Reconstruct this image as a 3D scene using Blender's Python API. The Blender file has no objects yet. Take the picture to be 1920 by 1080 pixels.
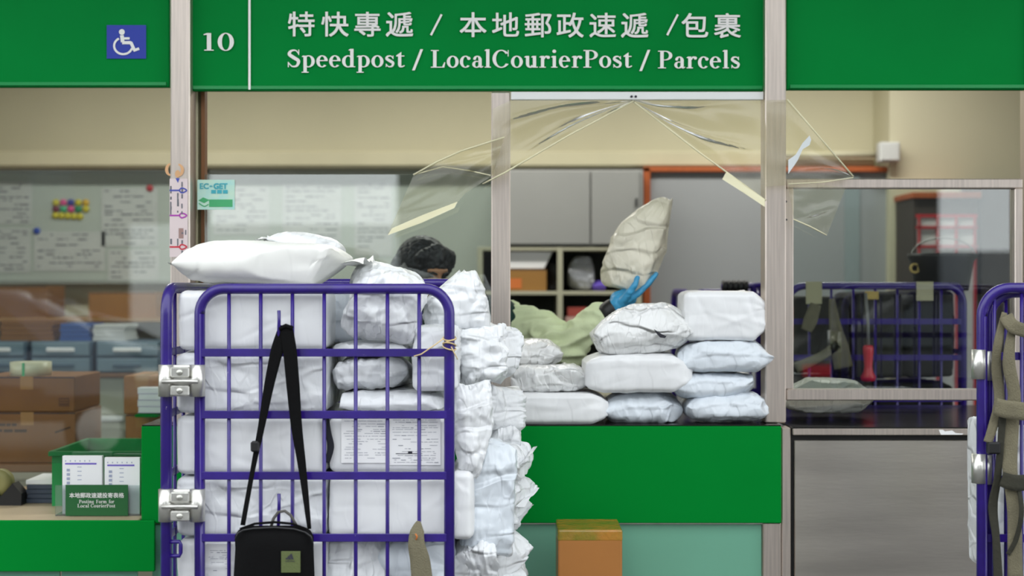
import bpy, bmesh, math, random
from mathutils import Vector, Matrix, Euler, noise

# ------------------------------------------------------------------ camera, light, exposure
SC = bpy.context.scene
COL = SC.collection
F, DC, CZ = 2667.0, 4.667, 1.5          # focal length in pixels, camera distance to the facade plane, eye height

cam = bpy.data.cameras.new('camera'); cam.sensor_width = 36.0; cam.lens = 36.0 * F / 1920.0
cam.clip_end = 300
cam.dof.use_dof = True; cam.dof.focus_distance = 4.15; cam.dof.aperture_fstop = 1.9
camo = bpy.data.objects.new('camera', cam); COL.objects.link(camo)
camo.location = (0, -DC, CZ); camo.rotation_euler = (math.pi / 2, 0, 0)
SC.camera = camo

world = bpy.data.worlds.new('overcast_sky'); SC.world = world; world.use_nodes = True
wn = world.node_tree.nodes['Background']
wn.inputs[0].default_value = (0.93, 0.97, 1.0, 1); wn.inputs[1].default_value = 2.6

SC.view_settings.view_transform = 'Standard'; SC.view_settings.look = 'None'
SC.view_settings.gamma = 1.0; SC.view_settings.use_curve_mapping = False
SC.view_settings.exposure = 0.0

# ------------------------------------------------------------------ helpers
def W(px, py, y):
    d = y + DC
    return Vector(((px - 960) * d / F, y, CZ - (py - 540) * d / F))

def srgb(r, g, b):
    f = lambda c: (c / 255 / 12.92) if c <= 10 else ((c / 255 + 0.055) / 1.055) ** 2.4
    return (f(r), f(g), f(b), 1.0)

MATS = {}
def mat(name, rgb=None, rough=0.5, metal=0.0, var=0.0, vscale=6.0, bump=0.0, bscale=40.0, stretch=(1, 1, 1), spec=0.5,
        coat=0.0, emit=None, estr=0.0, rgb2=None):
    if name in MATS: return MATS[name]
    m = bpy.data.materials.new(name); m.use_nodes = True
    nt = m.node_tree; b = nt.nodes['Principled BSDF']
    c = srgb(*(rgb or (128, 128, 128)))
    b.inputs['Base Color'].default_value = c
    b.inputs['Roughness'].default_value = rough; b.inputs['Metallic'].default_value = metal
    b.inputs['Specular IOR Level'].default_value = spec
    if coat: b.inputs['Coat Weight'].default_value = coat; b.inputs['Coat Roughness'].default_value = 0.12
    if emit: b.inputs['Emission Color'].default_value = srgb(*emit); b.inputs['Emission Strength'].default_value = estr
    if var or bump:
        tc = nt.nodes.new('ShaderNodeTexCoord'); mp = nt.nodes.new('ShaderNodeMapping')
        mp.inputs['Scale'].default_value = stretch
        nt.links.new(tc.outputs['Object'], mp.inputs['Vector'])
    if var:
        n = nt.nodes.new('ShaderNodeTexNoise'); n.inputs['Scale'].default_value = vscale; n.inputs['Detail'].default_value = 5
        nt.links.new(mp.outputs['Vector'], n.inputs['Vector'])
        mx = nt.nodes.new('ShaderNodeMix'); mx.data_type = 'RGBA'
        c2 = srgb(*rgb2) if rgb2 else tuple(max(0, x * (1 - var)) for x in c[:3]) + (1,)
        mx.inputs['A'].default_value = c; mx.inputs['B'].default_value = c2
        rp = nt.nodes.new('ShaderNodeMapRange'); rp.inputs['From Min'].default_value = 0.35; rp.inputs['From Max'].default_value = 0.7
        nt.links.new(n.outputs['Fac'], rp.inputs['Value']); nt.links.new(rp.outputs['Result'], mx.inputs['Factor'])
        nt.links.new(mx.outputs['Result'], b.inputs['Base Color'])
    if bump:
        n2 = nt.nodes.new('ShaderNodeTexNoise'); n2.inputs['Scale'].default_value = bscale; n2.inputs['Detail'].default_value = 6
        nt.links.new(mp.outputs['Vector'], n2.inputs['Vector'])
        bp = nt.nodes.new('ShaderNodeBump'); bp.inputs['Strength'].default_value = bump; bp.inputs['Distance'].default_value = 0.01
        nt.links.new(n2.outputs['Fac'], bp.inputs['Height']); nt.links.new(bp.outputs['Normal'], b.inputs['Normal'])
    MATS[name] = m
    return m

def glassmat(name, tint, refl, rough=0.0, base_op=0.0, op_rgb=(255, 255, 255), ior=1.5):
    """thin clear sheet: straight-through transmission, fresnel reflection, optional milky part"""
    m = bpy.data.materials.new(name); m.use_nodes = True; nt = m.node_tree
    nt.nodes.remove(nt.nodes['Principled BSDF']); out = nt.nodes['Material Output']
    tr = nt.nodes.new('ShaderNodeBsdfTransparent'); tr.inputs['Color'].default_value = srgb(*tint)
    gl = nt.nodes.new('ShaderNodeBsdfGlossy'); gl.inputs['Roughness'].default_value = rough
    fr = nt.nodes.new('ShaderNodeFresnel'); fr.inputs['IOR'].default_value = ior
    mu = nt.nodes.new('ShaderNodeMath'); mu.operation = 'MULTIPLY'; mu.inputs[1].default_value = refl; mu.use_clamp = True
    nt.links.new(fr.outputs[0], mu.inputs[0])
    mx = nt.nodes.new('ShaderNodeMixShader'); nt.links.new(mu.outputs[0], mx.inputs[0])
    src = tr.outputs[0]
    if base_op:
        df = nt.nodes.new('ShaderNodeBsdfDiffuse'); df.inputs['Color'].default_value = srgb(*op_rgb)
        m2 = nt.nodes.new('ShaderNodeMixShader'); m2.inputs[0].default_value = base_op
        nt.links.new(tr.outputs[0], m2.inputs[1]); nt.links.new(df.outputs[0], m2.inputs[2]); src = m2.outputs[0]
    nt.links.new(src, mx.inputs[1]); nt.links.new(gl.outputs[0], mx.inputs[2]); nt.links.new(mx.outputs[0], out.inputs['Surface'])
    MATS[name] = m
    return m

class MB:
    """collects shapes in world coordinates into one mesh"""
    def __init__(s): s.b = bmesh.new()
    def box(s, x0, x1, y0, y1, z0, z1, bev=0.0, rot=None, seg=1):
        c = Vector(((x0 + x1) / 2, (y0 + y1) / 2, (z0 + z1) / 2))
        M = Matrix.Translation(c) @ (rot.to_4x4() if rot else Matrix()) @ Matrix.Diagonal((abs(x1 - x0), abs(y1 - y0), abs(z1 - z0), 1))
        r = bmesh.ops.create_cube(s.b, size=1.0, matrix=M)
        if bev:
            es = list({e for v in r['verts'] for e in v.link_edges})
            bmesh.ops.bevel(s.b, geom=es, offset=bev, segments=seg, affect='EDGES', profile=0.5)
        return s
    def pbox(s, px0, py0, px1, py1, y0, y1, bev=0.0):
        a = W(px0, py0, y0); b = W(px1, py1, y0)
        return s.box(a.x, b.x, y0, y1, b.z, a.z, bev)
    def tube(s, pts, r, n=10, cap=True, closed=False):
        pts = [Vector(p) for p in pts]; N = len(pts); rings = []
        rs = r if isinstance(r, (list, tuple)) else [r] * N
        up = None
        for i, p in enumerate(pts):
            if closed: t = pts[(i + 1) % N] - pts[i - 1]
            else: t = pts[min(i + 1, N - 1)] - pts[max(i - 1, 0)]
            t.normalize()
            if up is None: up = t.orthogonal().normalized()
            up = (up - t * up.dot(t)); up = up.normalized() if up.length > 1e-6 else t.orthogonal().normalized()
            sd = t.cross(up)
            rings.append([s.b.verts.new(p + (up * math.cos(2 * math.pi * k / n) + sd * math.sin(2 * math.pi * k / n)) * rs[i]) for k in range(n)])
        for i in range(N if closed else N - 1):
            a, b = rings[i], rings[(i + 1) % N]
            for k in range(n): s.b.faces.new((a[k], a[(k + 1) % n], b[(k + 1) % n], b[k]))
        if cap and not closed:
            s.b.faces.new(rings[0][::-1]); s.b.faces.new(rings[-1])
        return s
    def lathe(s, c, prof, n=24, axis='z', M=None):
        c = Vector(c); rings = []
        for r, h in prof:
            ring = []
            for k in range(n):
                a = 2 * math.pi * k / n
                v = Vector((r * math.cos(a), r * math.sin(a), h))
                if axis == 'y': v = Vector((v.x, h, v.y))
                if axis == 'x': v = Vector((h, v.x, v.y))
                if M: v = M @ v
                ring.append(s.b.verts.new(c + v))
            rings.append(ring)
        for a, b in zip(rings, rings[1:]):
            for k in range(n): s.b.faces.new((a[k], a[(k + 1) % n], b[(k + 1) % n], b[k]))
        if prof[0][0] > 1e-5: s.b.faces.new(rings[0][::-1])
        if prof[-1][0] > 1e-5: s.b.faces.new(rings[-1])
        return s
    def prism(s, poly, vec):
        """polygon (world points) extruded along vec"""
        vec = Vector(vec); a = [s.b.verts.new(Vector(p)) for p in poly]; b = [s.b.verts.new(Vector(p) + vec) for p in poly]
        n = len(a); s.b.faces.new(a); s.b.faces.new(b[::-1])
        for k in range(n): s.b.faces.new((a[(k + 1) % n], a[k], b[k], b[(k + 1) % n]))
        return s
    def grid(s, rows, thick=None):
        """rows of world points -> surface; with thick=vector also a back sheet and rim"""
        V = [[s.b.verts.new(Vector(p)) for p in r] for r in rows]
        for a, b in zip(V, V[1:]):
            for k in range(len(a) - 1): s.b.faces.new((a[k], a[k + 1], b[k + 1], b[k]))
        if thick is not None:
            t = Vector(thick); U = [[s.b.verts.new(v.co + t) for v in r] for r in V]
            for a, b in zip(U, U[1:]):
                for k in range(len(a) - 1): s.b.faces.new((a[k], b[k], b[k + 1], a[k + 1]))
            def rim(p, q):
                for k in range(len(p) - 1): s.b.faces.new((p[k], q[k], q[k + 1], p[k + 1]))
            rim(V[0], U[0]); rim(U[-1], V[-1]); rim([r[0] for r in U], [r[0] for r in V]); rim([r[-1] for r in V], [r[-1] for r in U])
        return s
    def quadpoly(s, pts): s.b.faces.new([s.b.verts.new(Vector(p)) for p in pts]); return s
    def build(s, name, m, parent=None, smooth=False, fixn=True):
        if fixn: bmesh.ops.recalc_face_normals(s.b, faces=s.b.faces[:])
        me = bpy.data.meshes.new(name); s.b.to_mesh(me); s.b.free()
        return link(name, me, m, parent, smooth)

ORIG = {}
def link(name, me, m, parent=None, smooth=False):
    o = bpy.data.objects.new(name, me); COL.objects.link(o)
    if m: me.materials.append(m)
    if parent is not None:
        r = parent
        while r.parent: r = r.parent
        org = ORIG[r.name]; o.parent = parent
    else:
        xs = [v.co for v in me.vertices]
        org = Vector(((min(v.x for v in xs) + max(v.x for v in xs)) / 2, (min(v.y for v in xs) + max(v.y for v in xs)) / 2, min(v.z for v in xs)))
        o.location = org; ORIG[o.name] = org
    me.transform(Matrix.Translation(-org))
    if smooth:
        for p in me.polygons: p.use_smooth = True
    return o

def tag(o, label, cat, group=None, kind=None):
    o['label'] = label; o['category'] = cat
    if group: o['group'] = group
    if kind: o['kind'] = kind
    return o
def struct(o, label, cat): return tag(o, label, cat, None, 'structure')
def thing(name, loc, label, cat, group=None, kind=None):
    o = bpy.data.objects.new(name, None); COL.objects.link(o); o.location = loc; o.empty_display_size = 0.05
    ORIG[o.name] = Vector(loc); tag(o, label, cat, group, kind)
    return o

def arcpts(c, r, a0, a1, n, ex, ez):
    return [Vector(c) + Vector(ex) * (r * math.cos(a0 + (a1 - a0) * i / n)) + Vector(ez) * (r * math.sin(a0 + (a1 - a0) * i / n)) for i in range(n + 1)]

# ------------------------------------------------------------------ flat art and lettering (drawn in plan units, then laid on a plane)
def stroke2(pts, ws, sub=6):
    """variable-width stroke through 2D points (Catmull-Rom); returns list of quads"""
    P = [Vector(p) for p in pts]; out = []
    if isinstance(ws, (int, float)): ws = [ws] * len(P)
    S, Wd = [], []
    n = len(P)
    if n == 2: S, Wd = P, ws
    else:
        for i in range(n - 1):
            p0, p1, p2, p3 = P[max(i - 1, 0)], P[i], P[i + 1], P[min(i + 2, n - 1)]
            for k in range(sub):
                t = k / sub
                S.append(0.5 * (2 * p1 + (p2 - p0) * t + (2 * p0 - 5 * p1 + 4 * p2 - p3) * t * t + (3 * p1 - p0 - 3 * p2 + p3) * t ** 3))
                Wd.append(ws[i] + (ws[i + 1] - ws[i]) * t)
        S.append(P[-1]); Wd.append(ws[-1])
    L, R = [], []
    for i, p in enumerate(S):
        t = (S[min(i + 1, len(S) - 1)] - S[max(i - 1, 0)]).normalized(); nrm = Vector((-t.y, t.x))
        L.append(p + nrm * Wd[i] / 2); R.append(p - nrm * Wd[i] / 2)
    for i in range(len(S) - 1): out.append([L[i], R[i], R[i + 1], L[i + 1]])
    return out
def disc2(cx, cy, rx, ry=None, n=18):
    ry = ry or rx
    return [[Vector((cx + rx * math.cos(2 * math.pi * k / n), cy + ry * math.sin(2 * math.pi * k / n))) for k in range(n)]]
def rect2(x0, y0, x1, y1): return [[Vector((x0, y0)), Vector((x1, y0)), Vector((x1, y1)), Vector((x0, y1))]]
def arc2(cx, cy, rx, ry, a0, a1, T, t, n=22):
    """arc whose pen is thick (T) at the sides and thin (t) at top and bottom; rx, ry are outer radii"""
    q = []; prev = None
    for k in range(n + 1):
        a = math.radians(a0 + (a1 - a0) * k / n); c, s = math.cos(a), math.sin(a)
        cur = (Vector((cx + rx * c, cy + ry * s)), Vector((cx + (rx - T) * c, cy + (ry - t) * s)))
        if prev: q.append([prev[0], cur[0], cur[1], prev[1]])
        prev = cur
    return q
T_, t_, sf = 118, 42, 36
def _foot(xc, y, hw): return rect2(xc - hw, y, xc + hw, y + sf)
def _flag(x, y): return [[Vector((x, y)), Vector((x - 62, y - 40)), Vector((x - 62, y - 62)), Vector((x, y - 70))]]
def glyph(c):
    g = []; xh, cap, asc, de = 460, 690, 720, -215
    if c == 'o': return arc2(222, xh / 2, 215, xh / 2 + 8, 0, 360, T_, t_, 32), 445
    if c == '0': return arc2(235, 300, 225, 308, 0, 360, T_, 30, 32), 480
    if c == '1':
        return rect2(130, 0, 250, 600) + _foot(190, 0, 130) + [[Vector((130, 600)), Vector((40, 560)), Vector((40, 528)), Vector((130, 540))]], 390
    if c == 'e':
        g = arc2(212, xh / 2, 205, xh / 2 + 8, 8, 318, T_, t_, 30) + rect2(80, 238, 412, 238 + t_)
        return g, 425
    if c == 'c':
        g = arc2(210, xh / 2, 203, xh / 2 + 8, 48, 318, T_, t_, 28) + disc2(330, 362, 62)
        return g, 400
    if c == 'C':
        g = arc2(330, cap / 2, 320, cap / 2 + 10, 38, 325, T_ + 10, t_, 30) + rect2(560, 440, 592, 690)
        return g, 640
    if c == 'p':
        g = rect2(75, de, 75 + T_, xh - 8) + _foot(75 + T_ / 2, de, 125) + _flag(75 + 6, xh + 6) + arc2(250, xh / 2, 225, xh / 2 + 8, -140, 140, T_, t_, 28)
        return g, 495
    if c == 'd':
        g = rect2(300, 0, 300 + T_, asc) + _flag(306, asc) + arc2(230, xh / 2, 220, xh / 2 + 8, 40, 320, T_, t_, 28) + rect2(300, 0, 480, sf)
        return g, 490
    if c == 's':
        g = stroke2([(300, 352), (230, 436), (110, 420), (78, 335), (190, 248), (296, 170), (270, 50), (150, 22), (62, 110)], [36, 44, 70, 104, 116, 104, 72, 44, 36])
        g += rect2(290, 320, 318, 455) + rect2(45, 5, 72, 140); return g, 365
    if c == 'S':
        g = stroke2([(430, 530), (330, 656), (170, 640), (104, 510), (260, 375), (424, 245), (370, 62), (210, 32), (75, 165)], [40, 48, 80, 125, 135, 125, 86, 50, 40])
        g += rect2(420, 480, 452, 690) + rect2(50, 0, 84, 205); return g, 500
    if c == 't':
        g = rect2(85, 70, 85 + T_, 520) + [[Vector((203, 600)), Vector((20, 460)), Vector((203, 440))]] + rect2(20, 420, 310, 460) + stroke2([(144, 120), (160, 40), (230, 22), (320, 70)], [T_, 90, 50, 36])
        return g, 325
    if c == 'l': return rect2(75, 0, 75 + T_, asc) + _flag(81, asc) + _foot(134, 0, 115), 265
    if c == 'i': return rect2(75, 0, 75 + T_, xh) + _flag(81, xh + 4) + _foot(134, 0, 115) + disc2(132, 640, 68), 265
    if c == 'a':
        g = rect2(250, 60, 250 + T_, 340) + arc2(208, 300, 160, 168, 0, 150, T_, t_, 16) + disc2(112, 352, 52)
        g += arc2(185, 130, 160, 138, 60, 330, 105, 40, 22) + stroke2([(300, 80), (340, 22), (420, 50)], [90, 60, 34]); return g, 425
    if c == 'u':
        g = rect2(75, 130, 75 + T_, xh) + _flag(81, xh + 4) + rect2(325, 0, 325 + T_, xh) + _flag(331, xh + 4) + arc2(235, 160, 160, 168, 180, 330, T_, 60, 18) + rect2(325, 0, 505, sf)
        return g, 515
    if c == 'n':
        g = rect2(75, 0, 75 + T_, xh) + _flag(81, xh + 4) + _foot(134, 0, 112) + rect2(325, 0, 325 + T_, 310) + _foot(384, 0, 105) + arc2(290, 300, 153, 168, 0, 160, T_, 60, 18)
        return g, 510
    if c == 'm':
        g, _ = glyph('n')
        return g + rect2(575, 0, 575 + T_, 310) + _foot(634, 0, 105) + arc2(540, 300, 153, 168, 0, 160, T_, 60, 18), 760
    if c == 'r':
        g = rect2(75, 0, 75 + T_, xh) + _flag(81, xh + 4) + _foot(134, 0, 118) + stroke2([(190, 330), (240, 430), (320, 440)], [30, 60, 50]) + disc2(335, 402, 62)
        return g, 395
    if c == 'f':
        g = rect2(75, 0, 75 + T_, 580) + _foot(134, 0, 118) + rect2(10, 420, 300, 460) + arc2(235, 560, 160, 165, 70, 180, T_, 45, 14) + disc2(300, 672, 55); return g, 300
    if c == 'g':
        g = arc2(200, 300, 180, 168, 0, 360, 105, 40, 26) + stroke2([(120, 160), (80, 90), (200, 50), (360, 20), (380, -100), (200, -185), (50, -120), (110, -10)], [40, 60, 80, 90, 70, 45, 60, 40]) + stroke2([(330, 420), (430, 440)], 60)
        return g, 440
    if c == 'L': return rect2(95, 0, 95 + T_ + 8, cap) + _foot(158, 0, 140) + rect2(18, cap - sf, 300, cap) + rect2(95, 0, 500, sf) + [[Vector((505, 0)), Vector((535, 210)), Vector((500, 210)), Vector((420, 30))]], 555
    if c == 'P':
        return rect2(95, 0, 95 + T_ + 8, cap) + _foot(158, 0, 142) + rect2(18, cap - sf, 240, cap) + arc2(270, 500, 265, 190, -95, 95, T_ + 5, 38, 22) + rect2(200, 310, 270, 348) + rect2(200, 652, 270, 690), 550
    if c == 'F':
        return rect2(95, 0, 95 + T_ + 8, cap) + _foot(158, 0, 142) + rect2(18, cap - 40, 500, cap) + rect2(470, 500, 502, cap) + rect2(200, 330, 400, 372) + rect2(385, 260, 415, 440), 540
    if c == '/': return [[Vector((10, -110)), Vector((90, -110)), Vector((330, 720)), Vector((250, 720))]], 340
    return [], 240
def serif_text(txt, x0, x1, base, xscale_h):
    """polys in pixel units (y down); xscale_h = pixels of cap height"""
    g, pen = [], 0.0
    for c in txt:
        q, adv = glyph(c); g += [[Vector((p.x + pen, p.y)) for p in f] for f in q]; pen += adv + 28
    pen -= 28; sx = (x1 - x0) / pen; sy = xscale_h / 690.0
    return [[Vector((x0 + p.x * sx, base - p.y * sy)) for p in f] for f in g]
_fc = bpy.data.curves.new('lettering_source', 'FONT'); _fc.fill_mode = 'FRONT'
_fo = bpy.data.objects.new('lettering_source', _fc); COL.objects.link(_fo)
def font_polys(txt, x0, y0, x1, y1, off=0.012, em=True):
    """glyph faces of the built-in font fitted into a pixel box; em=True maps the em box, else the ink box"""
    _fc.body = txt; _fc.offset = 0; _fc.resolution_u = 4
    bpy.context.view_layer.update()
    dg = bpy.context.evaluated_depsgraph_get(); ev = _fo.evaluated_get(dg); me = ev.to_mesh()
    vs = [v.co.copy() for v in me.vertices]; fs = [list(p.vertices) for p in me.polygons]
    if not vs: return []
    if em: a, b, c, d = 0.03, 0.97, -0.085, 0.845
    else: a, b, c, d = min(v.x for v in vs), max(v.x for v in vs), min(v.y for v in vs), max(v.y for v in vs)
    f = lambda v: Vector((x0 + (v.x - a) / (b - a) * (x1 - x0), y1 - (v.y - c) / (d - c) * (y1 - y0)))
    out = [[f(vs[i]) for i in p] for p in fs]
    ev.to_mesh_clear()
    k = off * (x1 - x0) * .8
    return [[Vector((p.x + o_[0], p.y + o_[1], n_)) for p in f_] for n_, o_ in enumerate(((-k, -k), (k, -k), (k, k), (-k, k), (0, 0))) for f_ in out]
def lay(polys, y, name, m, parent):
    """lay pixel-unit polygons on the plane at depth y, facing the street"""
    vs, fs = [], []
    for n_, f in enumerate(polys):
        k = len(vs); pts = [W(p.x, p.y, y - (.00025 * p.z if len(f[0]) == 3 else .00006 * (n_ % 11))) for p in f]
        nrm = (pts[1] - pts[0]).cross(pts[2] - pts[1])
        if nrm.y > 0: pts = pts[::-1]
        vs += pts; fs.append(list(range(k, k + len(pts))))
    me = bpy.data.meshes.new(name); me.from_pydata(vs, [], fs)
    return link(name, me, m, parent)

# ------------------------------------------------------------------ materials
GREEN = mat('green_enamel', (0, 128, 54), 0.5, var=0.12, vscale=2.5, spec=0.05)
GREEN2 = mat('green_counter_laminate', (0, 130, 46), 0.5, var=0.08, vscale=2.0, spec=0.05)
LETTER = mat('white_vinyl', (232, 232, 228), 0.55)
STEEL = mat('brushed_steel', (216, 204, 194), 0.36, 0.85, var=0.18, vscale=5, stretch=(30, 30, 1), bump=0.06, bscale=60)
STEEL_D = mat('worn_steel_sheet', (206, 200, 190), 0.36, 0.92, var=0.22, vscale=2.5, stretch=(.7, 1, 5), bump=0.05, bscale=25)
ALU = mat('bright_steel_plate', (215, 214, 208), 0.3, 0.8, var=0.15, vscale=30, bump=0.1, bscale=60)
PURPLE = mat('purple_paint', (44, 20, 122), 0.32, var=0.3, vscale=18, bump=0.05, bscale=60, coat=0.3)
def chips(m, rgb, sc, lo, hi):
    nt = m.node_tree; b = nt.nodes['Principled BSDF']; src = b.inputs['Base Color'].links[0].from_socket
    tc = nt.nodes.new('ShaderNodeTexCoord'); n = nt.nodes.new('ShaderNodeTexNoise'); n.inputs['Scale'].default_value = sc; n.inputs['Detail'].default_value = 4; n.inputs['Roughness'].default_value = .7
    nt.links.new(tc.outputs['Object'], n.inputs['Vector'])
    r = nt.nodes.new('ShaderNodeMapRange'); r.inputs['From Min'].default_value = lo; r.inputs['From Max'].default_value = hi; nt.links.new(n.outputs['Fac'], r.inputs['Value'])
    x = nt.nodes.new('ShaderNodeMix'); x.data_type = 'RGBA'; x.inputs['B'].default_value = srgb(*rgb)
    nt.links.new(r.outputs['Result'], x.inputs['Factor']); nt.links.new(src, x.inputs['A']); nt.links.new(x.outputs['Result'], b.inputs['Base Color'])
chips(PURPLE, (176, 168, 172), 42, .715, .74)
CREAM = mat('cream_paint', (198, 193, 166), 0.75, var=0.05, vscale=2)
CREAM2 = mat('cream_enamel', (196, 190, 160), 0.5, var=0.08, vscale=4)
BLACK = mat('black_plastic', (16, 16, 17), 0.5)
BLACKTOP = mat('black_counter_laminate', (26, 26, 26), 0.22, var=0.2, vscale=6)
CLOTHB = mat('black_nylon', (7, 7, 8), 0.85, bump=0.2, bscale=300, spec=0.15)
def film(name, rgb, rough=.34, bump=.5, sc=9.0, metal=0.0):
    """crinkled polythene: ridged folds at two sizes over a slightly uneven colour"""
    m = mat(name, rgb, rough, metal, var=.04, vscale=5, spec=.5); nt = m.node_tree; b = nt.nodes['Principled BSDF']
    tc = nt.nodes.new('ShaderNodeTexCoord'); hs = []
    wp = nt.nodes.new('ShaderNodeTexNoise'); wp.inputs['Scale'].default_value = sc * .6; wp.inputs['Detail'].default_value = 1.0
    nt.links.new(tc.outputs['Object'], wp.inputs['Vector'])
    wa = nt.nodes.new('ShaderNodeVectorMath'); wa.operation = 'SCALE'; wa.inputs['Scale'].default_value = .05; nt.links.new(wp.outputs['Color'], wa.inputs[0])
    wv = nt.nodes.new('ShaderNodeVectorMath'); wv.operation = 'ADD'; nt.links.new(tc.outputs['Object'], wv.inputs[0]); nt.links.new(wa.outputs[0], wv.inputs[1])
    for k, (q, wgt) in enumerate(((sc, 1.0), (sc * 2.7, .7))):      # flat facets, each tilted its own way
        v = nt.nodes.new('ShaderNodeTexVoronoi'); v.feature = 'SMOOTH_F1'; v.inputs['Scale'].default_value = q; v.inputs['Smoothness'].default_value = .45
        sv = nt.nodes.new('ShaderNodeMapping'); sv.inputs['Scale'].default_value = ((.55, 1.0, 1.5), (1.4, .8, .6))[k]; sv.inputs['Rotation'].default_value = ((.3, .5, .2), (.9, .2, .6))[k]
        nt.links.new(wv.outputs[0], sv.inputs['Vector']); nt.links.new(sv.outputs[0], v.inputs['Vector'])
        c0 = nt.nodes.new('ShaderNodeVectorMath'); c0.operation = 'SUBTRACT'; nt.links.new(v.outputs['Color'], c0.inputs[0]); c0.inputs[1].default_value = (.5, .5, .5)
        d0 = nt.nodes.new('ShaderNodeVectorMath'); d0.operation = 'SUBTRACT'; nt.links.new(sv.outputs[0], d0.inputs[0]); nt.links.new(v.outputs['Position'], d0.inputs[1])
        dt = nt.nodes.new('ShaderNodeVectorMath'); dt.operation = 'DOT_PRODUCT'; nt.links.new(c0.outputs[0], dt.inputs[0]); nt.links.new(d0.outputs[0], dt.inputs[1])
        mu = nt.nodes.new('ShaderNodeMath'); mu.operation = 'MULTIPLY'; mu.inputs[1].default_value = wgt; nt.links.new(dt.outputs['Value'], mu.inputs[0]); hs.append(mu)
    ad = nt.nodes.new('ShaderNodeMath'); ad.operation = 'ADD'; nt.links.new(hs[0].outputs[0], ad.inputs[0]); nt.links.new(hs[1].outputs[0], ad.inputs[1])
    bp = nt.nodes.new('ShaderNodeBump'); bp.inputs['Strength'].default_value = 1.0; bp.inputs['Distance'].default_value = bump
    nt.links.new(ad.outputs[0], bp.inputs['Height']); nt.links.new(bp.outputs['Normal'], b.inputs['Normal'])
    return m
WHITEBAG = film('white_polymailer', (231, 233, 235), .34, .22, 12.0)
SMOOTHBAG = film('smooth_polymailer', (233, 234, 235), .36, .06, 8.0)
SHINYBAG = film('shiny_polymailer', (233, 234, 233), .2, .34, 15.0)
COOLBAG = film('bluish_polymailer', (219, 226, 233), .34, .2, 11.0)
WARMBAG = film('cream_polymailer', (230, 225, 207), .38, .22, 11.0)
PAPER = mat('white_paper', (238, 238, 238), 0.7)
PAPERG = mat('grey_paper', (205, 206, 204), 0.75, var=0.08, vscale=12)
INK = mat('grey_ink', (110, 110, 118), 0.8)
INKD = mat('dark_ink', (45, 45, 55), 0.8)
CARD = mat('cardboard', (136, 90, 44), 0.75, var=0.14, vscale=5, bump=0.05, bscale=80)
CARD2 = mat('tan_cardboard', (158, 106, 52), 0.6, var=0.12, vscale=5)
WOOD = mat('orange_wood', (170, 86, 40), 0.5, var=0.2, vscale=5, stretch=(8, 8, 1))
GREYP = mat('grey_panel', (150, 153, 155), 0.6, var=0.04, vscale=2)
GREYC = mat('grey_cabinet_enamel', (146, 147, 144), 0.55, var=0.05, vscale=3)
TEAL = mat('frosted_teal_glass', (112, 172, 146), 0.22, var=0.06, vscale=2, spec=0.5)
BEIGE = mat('beige_laminate', (186, 168, 138), 0.4, var=0.08, vscale=6)
OLIVE = mat('olive_webbing', (118, 112, 90), 0.9, var=0.3, vscale=14, bump=0.4, bscale=260)
OLIVED = mat('dark_olive_canvas', (46, 45, 34), 0.9, var=0.35, vscale=6, bump=0.3, bscale=90)
SHIRT = mat('pale_green_cotton', (214, 226, 184), 0.85, var=0.08, vscale=10, bump=0.15, bscale=120)
VEST = mat('dark_green_cloth', (12, 48, 44), 0.9, var=0.2, vscale=8)
SKIN = mat('skin', (196, 142, 108), 0.5, var=0.08, vscale=20)
HAIR = mat('black_hair', (30, 30, 36), 0.45, var=0.3, vscale=50, stretch=(1, 1, 0.3), bump=0.5, bscale=110)
GLOVE = mat('blue_nitrile', (62, 158, 206), 0.4, var=0.15, vscale=25, bump=0.15, bscale=90)
GLASS = glassmat('window_glass', (244, 249, 247), 2.7)
CURT = glassmat('clear_vinyl', (238, 236, 222), 1.0, 0.22, 0.09, (235, 232, 212))
HEM = glassmat('yellowed_vinyl', (232, 226, 190), 1.0, 0.25, 0.75, (250, 244, 206))
ACRYL = glassmat('clear_acrylic', (240, 246, 246), 1.2, 0.02, 0.05)

# ------------------------------------------------------------------ the setting
FL = MB().box(-4.5, 4.5, 0.1, 3.5, -0.1, 0.0).build('floor', mat('grey_vinyl_floor', (120, 118, 112), 0.5, var=0.15, vscale=3))
struct(FL, 'grey vinyl floor of the room behind the counters', 'floor')
GR = MB().box(-60, 60, -60, 0.1, -0.1, 0.0).build('ground_pavement', mat('concrete_paving', (92, 91, 88), 0.8, var=0.2, vscale=2, bump=0.1))
struct(GR, 'concrete pavement in front of the post office counters', 'pavement')
struct(MB().box(-4.5, 4.5, 0.06, 3.5, 3.0, 3.1).build('ceiling', mat('white_ceiling', (226, 224, 214), 0.8)), 'white ceiling of the room behind the counters', 'ceiling')
wb = MB().box(-4.5, 4.5, 3.3, 3.5, 0, 3.0).build('wall_back', CREAM); struct(wb, 'cream painted back wall of the sorting room', 'wall')
struct(MB().box(-4.6, -4.5, 0.1, 3.5, 0, 3.1).build('wall_left', CREAM), 'cream side wall beyond the notice boards', 'wall')
struct(MB().box(4.5, 4.6, 0.1, 3.5, 0, 3.1).build('wall_right', CREAM), 'cream side wall beyond the grey sliding panel', 'wall')
# upper facade over the sign boards
struct(MB().box(-4.6, 4.6, 0.02, 0.06, 2.62, 3.6).build('wall_front', CREAM), 'cream facade wall above the green sign boards', 'wall')
struct(MB().box(-7, 7, -1.25, 0.02, 3.45, 3.57).build('added_canopy', mat('white_ceiling', (226, 224, 214), 0.8)), 'unseen white canopy added over the pavement to cut the sky light', 'canopy')  # unseen canopy, added to block overhead sky light from the front
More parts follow.
